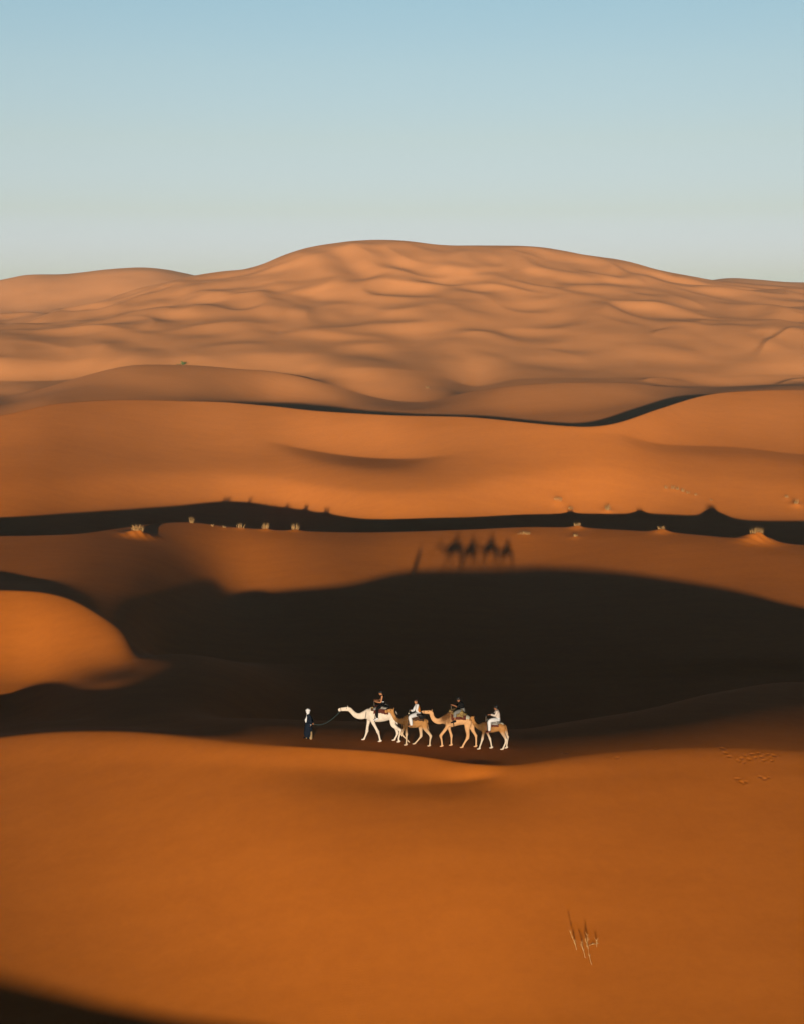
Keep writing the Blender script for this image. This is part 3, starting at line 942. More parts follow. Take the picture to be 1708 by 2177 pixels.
MAROON = material('maroon_wool', (0.050, 0.013, 0.008), 0.9, 0.2, 9, bump=0.5)
BROWNWOOL = material('brown_wool', (0.034, 0.017, 0.009), 0.9, 0.2, 9, bump=0.5)
GREYWOOL = material('grey_stripe_wool', (0.17, 0.16, 0.145), 0.9, 0.2, 9, col2=(0.045, 0.042, 0.04), bump=0.5)
CREAM = material('cream_wool', (0.25, 0.23, 0.18), 0.9, 0.12, 9, bump=0.5)
PATTERN = material('patterned_wool', (0.17, 0.125, 0.045), 0.9, 0.2, 11, col2=(0.075, 0.045, 0.018), bump=0.5)
GREYTROUSER = material('grey_cloth', (0.10, 0.10, 0.095), 0.85, 0.15, 9, bump=0.5)
LEATHER = material('red_brown_leather', (0.065, 0.017, 0.009), 0.6, 0.15, 12)
METAL = material('handle_metal', (0.09, 0.07, 0.05), 0.45, 0.1, 20, metal=0.7)
ROPE = material('blue_green_rope', (0.022, 0.040, 0.040), 0.85, 0.2, 30)


def make_camel(name, cr, d, label, fur):
    """d: traced chains; near legs are those on the viewer's side"""
    foot = cr.p(*d['stand'])
    mid = Vector((foot.x, cr.y, g.z(foot.x, cr.y)))
    sh = Shape()
    sh.tube(cr.chain(d['trunk']), sub=5, seg=28)
    nk = cr.chain(d['neck'])
    sh.tube(nk, sub=5, seg=18)
    hd = cr.chain(d['head'])
    sh.tube(hd, sub=4, seg=16)
    # muzzle: split upper lip, hanging lower lip, brow ridges
    m0, m1 = Vector(hd[0][:3]), Vector(hd[1][:3])
    ax = (m0 - m1).normalized(); up = Vector((-ax.z, 0, ax.x)) if ax.x < 0 else Vector((ax.z, 0, -ax.x))
    if up.z < 0:
        up = -up
    hr = hd[1][3]
    sh.blob(m0 - up * hr * 0.75 - ax * 0.02, (hr * 0.75, hd[1][4] * 0.7, hr * 0.4))
    for s in (-1, 1):
        sh.blob(m0 + Vector((0, s * hd[0][4] * 0.5, 0)) + up * hr * 0.1, (hr * 0.6, hd[0][4] * 0.6, hr * 0.6))
        e = cr.p(*d['eye'])
        sh.blob(e + Vector((0, s * hd[3][4] * 0.78, 0.025)), (0.05, 0.028, 0.026))
        a, b = (cr.p(*q) for q in d['ear'])
        w = s * hd[-1][4] * 0.75
        sh.tube([(a.x, a.y + w, a.z - 0.02, 0.026, 0.022), ((a.x + b.x) / 2, a.y + w * 1.25, (a.z + b.z) / 2, 0.030, 0.018), (b.x, a.y + w * 1.4, b.z, 0.012, 0.010)], sub=3, seg=10)
    h = cr.p(*d['hump'][:2])
    sh.blob(h, d['hump'][2:5])
    sh.blob(h + Vector((0, 0, d['hump'][4] * 0.55)), (d['hump'][2] * 0.55, d['hump'][3] * 0.6, d['hump'][4] * 0.6))
    for pts, planted in d['legs']:
        add_leg(sh, g, cr, pts, planted)
    sh.tube(cr.chain(d['tail']), sub=4, seg=10)
    body = sh.build(name, fur, None, mid, voxel=0.021, relax=4)
    tag(body, label, 'camel', 'camels of the caravan')
    for s in (-1, 1):
        e = cr.p(*d['eye']) + Vector((0, s * hd[3][4] * 0.93, 0))
        Shape().blob(e, (0.024, 0.016, 0.022), sub=2).build('eye', EYE, body)
    # halter: noseband and cheek strap
    n = hd[1]; c = Vector(n[:3])
    rows = []
    for k in range(25):
        a = 2 * math.pi * k / 24
        o = up * ((n[3] + 0.006) * math.cos(a)) + Vector((0, (n[4] + 0.006) * math.sin(a), 0))
        rows.append([c + o - ax * 0.014, c + o + ax * 0.014])
    Shape().shell(rows).build('noseband', STRAP, body, solid=0.010)
    return body, mid


def saddle_handle(cr, a, b, parent, w=0.16):
    """the T-shaped hand grip in front of the rider"""
    p, q = cr.p(*a), cr.p(*b)
    sh = Shape().tube([(*p, 0.018, 0.018), (*q, 0.018, 0.018)], sub=1, seg=10)
    sh.tube([(q.x, q.y - w, q.z, 0.020, 0.020), (q.x, q.y + w, q.z, 0.020, 0.020)], sub=1, seg=10, side=(1, 0, 0))
    return sh.build('saddle_handle', METAL, parent)


def pad_roll(cr, pts, lat, r, mat, parent, name='saddle_pad'):
    """stuffed roll lying round the hump, open to the front"""
    rows = [(*cr.p(x, y, -lat), r, r) for x, y in pts]
    e = cr.p(*pts[-1])
    rows += [(e.x + r * 1.3, cr.y, e.z + 0.02, r, r)] + [(q[0], 2 * cr.y - q[1], q[2], r, r) for q in rows[::-1]]
    return Shape().tube(rows, sub=4, seg=14, side=(0, 0, 1)).build(name, mat, parent)


def bag(cr, x, y, lat, size, mat, parent, name='saddle_bag'):
    c = cr.p(x, y, lat)
    sh = Shape()
    sh.blob(c, size)
    sh.blob(c - Vector((size[0] * 0.1, 0, size[2] * 0.3)), (size[0] * 0.95, size[1] * 1.05, size[2] * 0.8))
    sh.tube([(c.x, c.y, c.z + size[2] * 0.6, size[0] * 0.4, size[1] * 0.5), (c.x, c.y + 0.12, c.z + size[2] * 1.25, size[0] * 0.3, size[1] * 0.4)], sub=1)
    return sh.build(name, mat, parent, voxel=0.02)


def cr_for(ox, oy, sc, fx, fy, lat=0.17):
    p = g.hit((ox + fx / sc) / 1.2828, (oy + fy / sc) / 1.2828)
    return Crop(ox, oy, sc, p.y + lat)


def legs4(*a):
    return list(a)


# ---- first camel: cream white
A = cr_for(915, 1870, 8.54, 1042, 1304)
N, Fa = -0.17, 0.17
camelA = dict(
    stand=(1042, 1304),
    trunk=[(735, 655, 100, 0, .15), (800, 665, 165, 0, .26), (900, 670, 172, 0, .33), (1030, 690, 155, 0, .36), (1160, 685, 135, 0, .35), (1260, 655, 125, 0, .30), (1340, 645, 95, 0, .22), (1375, 640, 60, 0, .14)],
    neck=[(325, 545, 52, 0, .080), (400, 622, 52, 0, .082), (480, 690, 64, 0, .092), (580, 707, 78, 0, .108), (670, 682, 95, 0, .135), (770, 655, 130, 0, .22)],
    head=[(85, 556, 33, 0, .050), (130, 551, 42, 0, .056), (200, 546, 46, 0, .062), (270, 541, 52, 0, .084), (335, 552, 50, 0, .080)],
    eye=(265, 524), ear=((295, 500), (285, 463)), hump=(1020, 560, .34, .20, .20),
    legs=[([(790, 700, 75, Fa, .10), (772, 830, 43, Fa), (745, 960, 32, Fa), (735, 1060, 33, Fa), (706, 1160, 22, Fa), (682, 1222, 20, Fa), (657, 1272, 19, Fa)], True),
          ([(850, 720, 85, N, .11), (880, 860, 46, N), (935, 970, 34, N), (985, 1070, 34, N), (1015, 1160, 23, N), (1032, 1240, 21, N), (1042, 1295, 20, N)], True),
          ([(1330, 690, 90, -.13, .14), (1335, 800, 80, -.16, .11), (1345, 910, 62, N, .09), (1430, 985, 42, N), (1510, 1040, 34, N), (1490, 1140, 23, N), (1468, 1225, 21, N), (1478, 1296, 20, N)], True),
          ([(1370, 700, 80, .13, .13), (1388, 850, 68, .16, .10), (1402, 960, 48, Fa), (1440, 1105, 31, Fa), (1420, 1180, 22, Fa), (1392, 1235, 20, Fa), (1365, 1285, 19, Fa)], True)],
    tail=[(1370, 590, 14, 0), (1410, 630, 11, 0), (1440, 690, 9, 0), (1448, 740, 13, 0)])
fa = fur_material('cream_coat', (0.34, 0.295, 0.245), (0.37, 0.32, 0.265), (0.29, 0.24, 0.185), 0.3, (0, 0, 3, 0.1))
c1, mid1 = make_camel('camel', A, camelA, 'cream white camel leading the file, pulled on a rope', fa)
drape(A, [(890, 655, 172, .34), (960, 640, 186, .36), (1040, 632, 186, .38), (1140, 652, 165, .37), (1230, 660, 142, .34)], -78, 78, MAROON, 'saddle_blanket', c1, jag=3)
pad_roll(A, [(900, 545), (990, 520), (1090, 515), (1190, 530)], 0.30, 0.075, GREYWOOL, c1)
bag(A, 862, 545, -0.30, (0.10, 0.07, 0.11), BROWNWOOL, c1)
Shape().box(A.p(862, 510, -0.36), (0.10, 0.03, 0.07)).build('bag_flap', PATTERN, c1)
ring_strap(A, (925, 690, 160, .345, 0.08), 0.05, STRAP, 'girth_strap', c1)
ring_strap(A, (705, 668, 100, .165, 0.16), 0.03, STRAP, 'neck_strap', c1, grow=0.03)
saddle_handle(A, (905, 500), (895, 385), c1)

# ---- second camel: brown, pale legs
B = cr_for(1060, 1890, 12.2, 565, 1738, 0.15)
N, Fa = -0.15, 0.15
camelB = dict(
    stand=(565, 1738),
    trunk=[(440, 935, 90, 0, .13), (500, 935, 165, 0, .23), (600, 935, 205, 0, .29), (720, 945, 215, 0, .33), (880, 955, 200, 0, .33), (1020, 940, 175, 0, .30), (1130, 950, 130, 0, .25), (1215, 950, 85, 0, .15)],
    neck=[(110, 640, 70, 0, .080), (160, 745, 60, 0, .076), (218, 850, 64, 0, .085), (310, 915, 80, 0, .100), (400, 935, 98, 0, .125), (500, 935, 150, 0, .20)],
    head=[(-100, 602, 44, 0, .052), (-50, 598, 58, 0, .060), (20, 592, 66, 0, .070), (80, 590, 76, 0, .086), (130, 605, 70, 0, .080)],
    eye=(70, 560), ear=((150, 545), (182, 500)), hump=(850, 800, .34, .19, .18),
    legs=[([(555, 980, 90, N, .10), (562, 1120, 54, N), (573, 1260, 40, N), (579, 1370, 42, N), (577, 1470, 28, N), (574, 1590, 26, N), (563, 1725, 25, N)], True),
          ([(500, 990, 85, Fa, .10), (490, 1150, 48, Fa), (450, 1270, 38, Fa), (420, 1365, 40, Fa), (490, 1450, 28, Fa), (560, 1515, 25, Fa), (625, 1590, 24, Fa)], False),
          ([(1060, 930, 110, .12, .13), (1045, 1080, 90, .15, .10), (1045, 1240, 60, Fa), (1055, 1430, 44, Fa), (990, 1530, 30, Fa), (920, 1620, 26, Fa), (845, 1700, 25, Fa)], True),
          ([(1130, 965, 115, -.12, .14), (1160, 1080, 105, -.15, .11), (1210, 1200, 75, N), (1300, 1320, 54, N), (1375, 1430, 44, N), (1360, 1540, 30, N), (1350, 1650, 26, N), (1335, 1745, 25, N)], True)],
    tail=[(1215, 890, 20, 0), (1262, 1000, 15, 0), (1288, 1120, 13, 0), (1310, 1235, 20, 0)])
fb = fur_material('brown_coat', (0.21, 0.104, 0.035), (0.30, 0.22, 0.145), (0.055, 0.026, 0.008), 0.85, (-0.10, 0, 1.30, 0.52))
c2, mid2 = make_camel('camel', B, camelB, 'brown pale-legged camel with raised foreleg, second in the file', fb)
drape(B, [(650, 935, 218, .34), (780, 915, 236, .37), (930, 920, 226, .37), (1080, 935, 185, .33), (1150, 945, 140, .28)], -74, 74, BROWNWOOL, 'saddle_blanket', c2, jag=4, seed=4)
pad_roll(B, [(690, 730), (830, 720), (970, 730), (1090, 770)], 0.29, 0.075, STRAP, c2)
bag(B, 1075, 790, -0.30, (0.15, 0.09, 0.13), BLACK, c2)
ring_strap(B, (640, 945, 212, .325, 0.03), 0.05, STRAP, 'girth_strap', c2)
saddle_handle(B, (655, 740), (680, 560), c2)
Shape().box(B.p(655, 680, -0.25), (0.07, 0.05, 0.08)).build('saddle_post', CREAM, c2)

# ---- third camel: tan, tall
Cc = cr_for(1140, 1890, 10.05, 640, 1468)
N, Fa = -0.17, 0.17
camelC = dict(
    stand=(640, 1468),
    trunk=[(690, 740, 100, 0, .14), (760, 730, 168, 0, .25), (860, 745, 192, 0, .31), (980, 735, 178, 0, .34), (1110, 732, 146, 0, .33), (1240, 730, 135, 0, .30), (1340, 742, 118, 0, .25), (1415, 755, 80, 0, .15)],
    neck=[(348, 545, 60, 0, .080), (375, 650, 60, 0, .080), (440, 738, 70, 0, .092), (540, 772, 84, 0, .112), (640, 750, 100, 0, .135), (740, 730, 150, 0, .21)],
    head=[(100, 516, 36, 0, .052), (145, 520, 46, 0, .058), (215, 524, 50, 0, .066), (290, 520, 56, 0, .084), (350, 540, 56, 0, .080)],
    eye=(268, 492), ear=((350, 490), (386, 455)), hump=(930, 590, .36, .21, .20),
    legs=[([(810, 800, 85, N, .11), (775, 930, 52, N), (700, 1040, 44, N), (607, 1165, 40, N), (622, 1260, 28, N), (636, 1360, 25, N), (638, 1455, 24, N)], True),
          ([(840, 820, 80, Fa, .10), (835, 960, 45, Fa), (865, 1070, 36, Fa), (893, 1170, 36, Fa), (895, 1260, 26, Fa), (893, 1350, 24, Fa), (891, 1435, 23, Fa)], True),
          ([(1345, 785, 105, -.13, .14), (1335, 880, 90, -.16, .11), (1330, 1000, 65, N), (1345, 1110, 50, N), (1335, 1220, 44, N), (1275, 1320, 29, N), (1225, 1405, 26, N), (1188, 1472, 24, N)], True),
          ([(1425, 805, 85, .13, .13), (1450, 900, 75, .16, .10), (1480, 1010, 55, Fa), (1525, 1090, 42, Fa), (1565, 1155, 36, Fa), (1572, 1250, 26, Fa), (1573, 1340, 24, Fa), (1566, 1430, 22, Fa)], True)],
    tail=[(1420, 715, 16, 0), (1440, 800, 12, -.08), (1430, 900, 11, -.1), (1418, 985, 18, -.1)])
fc = fur_material('tan_coat', (0.30, 0.168, 0.079), (0.32, 0.19, 0.10), (0.065, 0.028, 0.009), 0.4, (0.27, 0, 1.75, 0.42))
c3, mid3 = make_camel('camel', Cc, camelC, 'tall tan camel under a patterned saddle cloth, third in the file', fc)
drape(Cc, [(890, 735, 200, .34), (960, 712, 216, .37), (1090, 698, 198, .37), (1220, 706, 158, .34), (1285, 715, 142, .31)], -84, 84, MAROON, 'saddle_blanket', c3, jag=2, seed=6)
drape(Cc, [(935, 718, 214, .37), (1010, 700, 216, .385), (1110, 690, 196, .385), (1210, 700, 165, .36)], -62, 62, PATTERN, 'saddle_cloth', c3, grow=0.045, jag=5, seed=8)
pad_roll(Cc, [(945, 560), (1040, 540), (1150, 540), (1240, 580)], 0.31, 0.08, PATTERN, c3)
bag(Cc, 1180, 560, -0.36, (0.15, 0.09, 0.14), PATTERN, c3)
drape(Cc, [(1275, 728, 128, .29), (1340, 738, 116, .25), (1395, 748, 98, .2)], -62, 62, CREAM, 'rump_cloth', c3, grow=0.03, jag=6, seed=9)
ring_strap(Cc, (945, 745, 178, .335, -0.1), 0.05, STRAP, 'girth_strap', c3, grow=0.02)
bag(Cc, 862, 490, -0.12, (0.08, 0.08, 0.06), PATTERN, c3, 'pommel_pouch')
saddle_handle(Cc, (900, 500), (885, 335), c3)

# ---- fourth camel: small, brown with white shins
D = cr_for(1270, 1910, 13.14, 455, 1752, 0.15)
N, Fa = -0.15, 0.15
camelD = dict(
    stand=(455, 1752),
    trunk=[(490, 960, 95, 0, .12), (540, 960, 165, 0, .21), (620, 960, 195, 0, .27), (760, 965, 188, 0, .30), (920, 968, 180, 0, .31), (1080, 952, 165, 0, .29), (1210, 952, 148, 0, .26), (1310, 955, 118, 0, .20), (1370, 955, 75, 0, .12)],
    neck=[(215, 650, 66, 0, .074), (252, 760, 64, 0, .074), (322, 870, 74, 0, .085), (410, 930, 92, 0, .105), (500, 950, 140, 0, .17)],
    head=[(128, 700, 42, -.06, .052), (150, 680, 54, -.05, .058), (180, 655, 62, -.03, .064), (205, 630, 72, -.01, .080), (228, 635, 66, 0, .074)],
    eye=(190, 612), ear=((250, 600), (284, 562)), hump=(880, 815, .32, .18, .15),
    legs=[([(640, 1000, 90, N, .10), (612, 1140, 58, N), (592, 1260, 46, N), (572, 1380, 45, N), (538, 1500, 32, N), (500, 1610, 29, N), (457, 1735, 27, N)], True),
          ([(715, 1020, 85, Fa, .10), (755, 1170, 48, Fa), (800, 1280, 38, Fa), (838, 1375, 41, Fa), (865, 1480, 31, Fa), (885, 1590, 28, Fa), (900, 1715, 26, Fa)], True),
          ([(1270, 960, 130, -.11, .13), (1280, 1080, 112, -.14, .11), (1320, 1200, 75, N), (1380, 1320, 55, N), (1420, 1420, 47, N), (1390, 1540, 34, N), (1340, 1650, 30, N), (1290, 1742, 27, N)], True),
          ([(1340, 980, 100, .11, .12), (1380, 1120, 78, .14, .10), (1430, 1220, 56, Fa), (1475, 1290, 44, Fa), (1465, 1400, 31, Fa), (1450, 1520, 28, Fa), (1435, 1635, 26, Fa)], True)],
    tail=[(1375, 880, 20, 0), (1425, 950, 15, 0), (1458, 1080, 12, 0), (1474, 1210, 20, 0)])
fd = fur_material('dark_tan_coat', (0.19, 0.090, 0.029), (0.32, 0.27, 0.21), (0.060, 0.029, 0.009), 0.78, (0.22, 0, 1.30, 0.48))
c4, mid4 = make_camel('camel', D, camelD, 'small dark tan camel with white shins, last in the file', fd)
drape(D, [(735, 950, 188, .31), (850, 925, 200, .335), (1000, 922, 196, .335), (1120, 935, 172, .31)], -58, 58, GREYWOOL, 'saddle_blanket', c4, jag=4, seed=12)
drape(D, [(745, 955, 186, .305), (850, 935, 195, .325), (1000, 935, 190, .325), (1140, 940, 168, .30)], -76, 76, MAROON, 'saddle_cloth', c4, grow=0.008, jag=3, seed=14)
pad_roll(D, [(780, 800), (900, 785), (1030, 785), (1140, 800)], 0.27, 0.07, GREYWOOL, c4)
drape(D, [(1170, 945, 156, .275), (1250, 948, 142, .24), (1330, 952, 112, .19)], -34, 34, CREAM, 'rump_cloth', c4, grow=0.03, jag=6, seed=15)
ring_strap(D, (735, 965, 188, .295, 0.05), 0.05, STRAP, 'girth_strap', c4, grow=0.02)
ring_strap(D, (690, 960, 192, .285, 0.0), 0.03, LEATHER, 'chest_strap', c4, grow=0.014)
saddle_handle(D, (690, 790), (705, 560), c4)


# ------------------------------------------------------------------ riders and guide
def grown(rows, k):
    return [(r[0], r[1], r[2], r[3] + k, r[4] + k) for r in rows]


def part_way(rows, f):
    """the first f of a limb (0..1 of its control points)"""
    n = len(rows) - 1
    k = f * n; i = int(k)
    out = rows[:i + 1]
    if i < n and k > i:
        t = k - i
        out = out + [tuple(a + (b - a) * t for a, b in zip(rows[i], rows[i + 1]))]
    return out


def make_person(cr, d, label, skin, seat):
    sh = Shape()
    torso = flat(cr, d['torso'])
    sh.tube(torso, sub=4, seg=20)
    hx, hy, yaw, pitch, size = d['head']
    hc = cr.p(hx, hy, d.get('head_lat', 0))
    nk = Vector(torso[-1][:3])
    sh.tube([(nk.x, nk.y, nk.z - 0.05, 0.060, 0.068), (nk.x * 0.5 + hc.x * 0.5 + 0.012, nk.y, nk.z * 0.5 + hc.z * 0.5 - 0.02, 0.052, 0.055), (hc.x + 0.015, hc.y, hc.z - 0.03, 0.054, 0.056)], sub=3, seg=14)
    P, rot = head_shape(sh, hc, yaw, pitch, size)
    arms = []
    for pts, palm, curl, th in d['arms']:
        arm(sh, cr, pts, palm, curl, th); arms.append(limb(cr, pts))
    legs = []
    for pts, fd_ in d['legs']:
        rows = limb(cr, pts); legs.append(rows)
        sh.tube(rows, sub=4, seg=14)
        if fd_ is not None:
            bare_foot(sh, Vector(rows[-1][:3]) - Vector((0, 0, 0.03)), fd_)
    o = sh.build('person', skin, None, seat, voxel=0.0085, relax=2)
    tag(o, label, 'person', d.get('group'))
    if not d.get('veiled'):
        eyes(P, size, EYE, o)
    return o, torso, arms, legs, P, rot, hc


def garment(name, mat, parent, tubes, voxel=0.013, relax=4):
    sh = Shape()
    for rows in tubes:
        sh.tube(rows, sub=4, seg=18)
    return sh.build(name, mat, parent, voxel=voxel, relax=relax)


def hair_cap(P, rot, size, mat, parent, extra=(), name='hair', r=(0.104, 0.088, 0.088), off=(0.022, 0, 0.045)):
    sh = Shape()
    sh.blob(P(*off), tuple(q * size for q in r), rot)
    sh.blob(P(0.055, 0, -0.01), (0.055 * size, 0.078 * size, 0.075 * size), rot)
    for rows in extra:
        sh.tube(rows, sub=4, seg=12)
    return sh.build(name, mat, parent, voxel=0.012)


UP, DN = (0, 0, 1), (0, 0, -1)
RIDERS = 'riders on the camels'
# first rider, on the white camel
r1 = dict(group=RIDERS,
    torso=[(1088, 440, .120, 0, .165), (1086, 380, .110, 0, .150), (1084, 300, .112, 0, .165), (1080, 245, .095, 0, .165), (1074, 212, .055, 0, .075)],
    head=(1052, 172, 0.12, 0.30, 1.0),
    arms=[([(1084, 248, .052, -.19), (1070, 320, .046, -.22), (1052, 385, .040, -.23), (990, 382, .036, -.17), (940, 374, .028, -.12)], UP, 0.8, 1),
          ([(1078, 248, .052, .19), (1050, 300, .044, .22), (1028, 340, .040, .23), (980, 342, .036, .17), (935, 340, .028, .12)], UP, 0.8, -1)],
    legs=[([(1085, 450, .095, -.10), (1030, 490, .085, -.30), (970, 545, .066, -.45), (965, 640, .058, -.46), (968, 735, .042, -.46)], None),
          ([(1085, 450, .095, .10), (1030, 490, .085, .30), (970, 545, .066, .45), (965, 640, .058, .46), (968, 735, .042, .46)], None)])
o, to, ar, lg, P, rot, hc = make_person(A, r1, 'seated rider in black with bare arms on the white camel', SKIN_A, A.p(1088, 450))
garment('vest', BLACK, o, [grown(to[:4], 0.016)])
garment('trousers', BLACK, o, [grown(l, 0.022) for l in lg] + [grown(to[:2], 0.020)])
Shape().box(A.p(1105, 376, -0.17), (0.13, 0.03, 0.035)).build('belt_pouch', WHITE, o)
for l in lg:
    shoe(Vector(l[-1][:3]) - Vector((0, 0, 0.06)), (-1, -0.1, -0.25), WHITE, o)
hair_cap(P, rot, 1.0, HAIR, o, [[(*P(-0.07, 0, 0.075), 0.028, 0.06), (*P(-0.125, 0, 0.062), 0.010, 0.045)]], name='cap')

# second rider, on the brown camel
r2 = dict(group=RIDERS,
    torso=[(962, 690, .130, 0, .17), (958, 600, .110, 0, .15), (942, 490, .108, 0, .165), (922, 400, .090, 0, .16), (908, 358, .055, 0, .075)],
    head=(888, 280, 0.75, 0.05, 1.0),
    arms=[([(948, 405, .048, -.18), (930, 500, .043, -.25), (905, 585, .038, -.26), (915, 490, .034, -.22), (925, 405, .026, -.15)], (-1, 0.2, 0), 1.0, 1),
          ([(905, 405, .048, .18), (850, 500, .043, .22), (795, 600, .038, .22), (760, 585, .034, .15), (728, 572, .027, .10)], DN, 1.2, 1)],
    legs=[([(962, 700, .100, -.10), (830, 735, .088, -.30), (700, 800, .068, -.46), (720, 930, .058, -.47), (738, 1055, .040, -.47)], (-1, -0.25, -0.1)),
          ([(962, 700, .100, .10), (830, 735, .088, .30), (700, 800, .068, .46), (720, 930, .058, .47), (738, 1055, .040, .47)], (-1, 0.25, -0.1))])
o, to, ar, lg, P, rot, hc = make_person(B, r2, 'seated rider in white with long hair and orange waistcoat on the brown camel', SKIN_A, B.p(962, 700))
garment('tunic', WHITE, o, [grown(to[:4], 0.018), grown(part_way(ar[0], 0.92), 0.022), grown(part_way(ar[1], 0.85), 0.030)])
garment('trousers', WHITE, o, [grown(part_way(l, 0.97), 0.038) for l in lg] + [grown(to[:2], 0.030)])
q = [(r[0] + 0.045, r[1], r[2], r[3] - 0.005, r[4] + 0.028) for r in to[1:4]]
garment('waistcoat', ORANGE, o, [q])
hair_cap(P, rot, 1.0, BROWNHAIR, o, [[(*P(0.06, 0, 0.0), 0.06, 0.075), (*P(0.085, 0.0, -0.10), 0.05, 0.07), (*P(0.10, 0.0, -0.22), 0.03, 0.05)]])

# third rider, leaning forward on the tan camel
r3 = dict(group=RIDERS,
    torso=[(1200, 480, .130, 0, .17), (1192, 405, .115, 0, .16), (1168, 320, .120, 0, .18), (1140, 262, .095, 0, .17), (1122, 232, .055, 0, .075)],
    head=(1092, 182, 0.10, 0.45, 1.02),
    arms=[([(1138, 275, .055, -.20), (1105, 335, .048, -.25), (1068, 388, .042, -.26), (995, 352, .038, -.18), (925, 325, .029, -.12)], DN, 1.25, -1),
          ([(1132, 275, .055, .20), (1085, 320, .048, .25), (1030, 360, .042, .25), (975, 345, .038, .18), (925, 332, .029, .12)], DN, 1.25, 1)],
    legs=[([(1198, 490, .100, -.10), (1100, 505, .088, -.32), (1000, 555, .070, -.46), (992, 650, .058, -.48), (990, 745, .042, -.48)], None),
          ([(1198, 490, .100, .10), (1100, 505, .088, .32), (1000, 555, .070, .46), (992, 650, .058, .48), (990, 745, .042, .48)], None)])
o, to, ar, lg, P, rot, hc = make_person(Cc, r3, 'seated rider in black top and grey trousers on the tan camel', SKIN_C, Cc.p(1198, 490))
garment('shirt', BLACK, o, [grown(to[:4], 0.018), grown(part_way(ar[0], 0.5), 0.018), grown(part_way(ar[1], 0.5), 0.018)])
garment('trousers', GREYTROUSER, o, [grown(part_way(l, 0.72), 0.024) for l in lg] + [grown(to[:2], 0.020)])
for l in lg:
    shoe(Vector(l[-1][:3]) - Vector((0, 0, 0.05)), (-1, -0.15, -0.15), BLACK, o)
hair_cap(P, rot, 1.02, HAIR, o, [], r=(0.115, 0.098, 0.10), off=(0.020, 0, 0.060))

# fourth rider, in white on the last camel
r4 = dict(group=RIDERS,
    torso=[(1112, 700, .130, 0, .17), (1112, 610, .120, 0, .165), (1108, 490, .125, 0, .185), (1088, 395, .100, 0, .175), (1072, 345, .058, 0, .078)],
    head=(1052, 268, -0.15, 0.12, 1.04),
    arms=[([(1088, 405, .055, -.20), (1060, 490, .048, -.25), (1010, 545, .042, -.25), (920, 520, .038, -.19), (825, 508, .029, -.13)], DN, 1.0, -1),
          ([(1075, 405, .055, .20), (1010, 460, .048, .25), (950, 500, .042, .25), (890, 498, .038, .19), (830, 502, .029, .13)], DN, 1.0, 1)],
    legs=[([(1108, 705, .105, -.10), (960, 700, .092, -.30), (825, 755, .074, -.43), (822, 900, .062, -.45), (818, 1055, .044, -.45)], None),
          ([(1108, 705, .105, .10), (960, 700, .092, .30), (825, 755, .074, .43), (822, 900, .062, .45), (818, 1055, .044, .45)], None)])
o, to, ar, lg, P, rot, hc = make_person(D, r4, 'seated rider in white shirt and trousers on the last camel', SKIN_C, D.p(1108, 705))
garment('shirt', BEIGE, o, [grown(to[:4], 0.024), grown(part_way(ar[0], 0.80), 0.022), grown(part_way(ar[1], 0.85), 0.022)])
garment('trousers', WHITE, o, [grown(l, 0.032) for l in lg] + [grown(to[:2], 0.030)])
for l in lg:
    shoe(Vector(l[-1][:3]) - Vector((0, 0, 0.07)), (-1, -0.15, -0.2), LEATHER, o)
hair_cap(P, rot, 1.04, HAIR, o, [], r=(0.116, 0.100, 0.098), off=(0.024, 0, 0.055))

# guide on foot
E = cr_for(815, 1920, 19.79, 660, 1900, 0.10)
gd = dict(veiled=True,
    torso=[(530, 1150, .120, 0, .165), (535, 980, .115, 0, .150), (535, 780, .120, 0, .175), (528, 610, .095, 0, .175), (515, 535, .055, 0, .075)],
    head=(498, 385, -0.2, 0.0, 1.02),
    arms=[([(560, 625, .056, -.20), (620, 750, .048, -.24), (655, 880, .042, -.25), (658, 1000, .036, -.24), (655, 1105, .028, -.23)], (-1, 0, 0), 0.7, 1),
          ([(560, 625, .056, .20), (640, 740, .048, .25), (710, 860, .042, .25), (745, 950, .036, .22), (775, 1020, .028, .18)], DN, 1.4, -1)],
    legs=[([(545, 1170, .105, -.09), (600, 1350, .085, -.10), (640, 1520, .064, -.10), (655, 1690, .056, -.10), (662, 1860, .042, -.10)], None),
          ([(520, 1170, .105, .09), (480, 1350, .085, .09), (455, 1520, .064, .09), (460, 1690, .056, .09), (468, 1850, .042, .09)], None)])
for l in gd['legs']:
    pass
o, to, ar, lg, P, rot, hc = make_person(E, gd, 'person on foot in dark robe and white headscarf leading the white camel', SKIN_C, E.p(560, 1900))
guide = o
robe = [(*E.p(524, 600), .115, .20), (*E.p(532, 720), .150, .225), (*E.p(535, 900), .165, .215), (*E.p(528, 1100), .195, .225), (*E.p(520, 1350), .235, .245), (*E.p(515, 1540), .250, .26), (*E.p(512, 1600), .248, .26)]
garment('robe', NAVY, o, [robe, grown(part_way(ar[0], 0.90), 0.030), grown(part_way(ar[1], 0.88), 0.030)])
garment('trousers', KHAKI, o, [grown(l[2:], 0.040) for l in lg])
q = ar[0]
Shape().tube(grown([part_way(q, 0.93)[-1], q[-1]], 0.014), sub=1).build('cuff', WHITE, o)
for l in lg:
    f = Vector(l[-1][:3]); f.z = g.z(f.x, f.y) + 0.085
    shoe(f, (-1, 0.15, 0.0), BLACK, o)
sh = Shape()
sh.blob(P(0.01, 0, 0.045), (0.135, 0.115, 0.105), rot)
sh.blob(P(0.0, 0, -0.03), (0.112, 0.098, 0.125), rot)
sh.tube([(*P(-0.02, 0, 0.115), 0.05, 0.115), (*P(0.08, 0, 0.075), 0.05, 0.11)], sub=1)
sh.tube([(*P(-0.075, 0, 0.06), 0.045, 0.10), (*P(0.0, -0.02, 0.09), 0.05, 0.118)], sub=1)
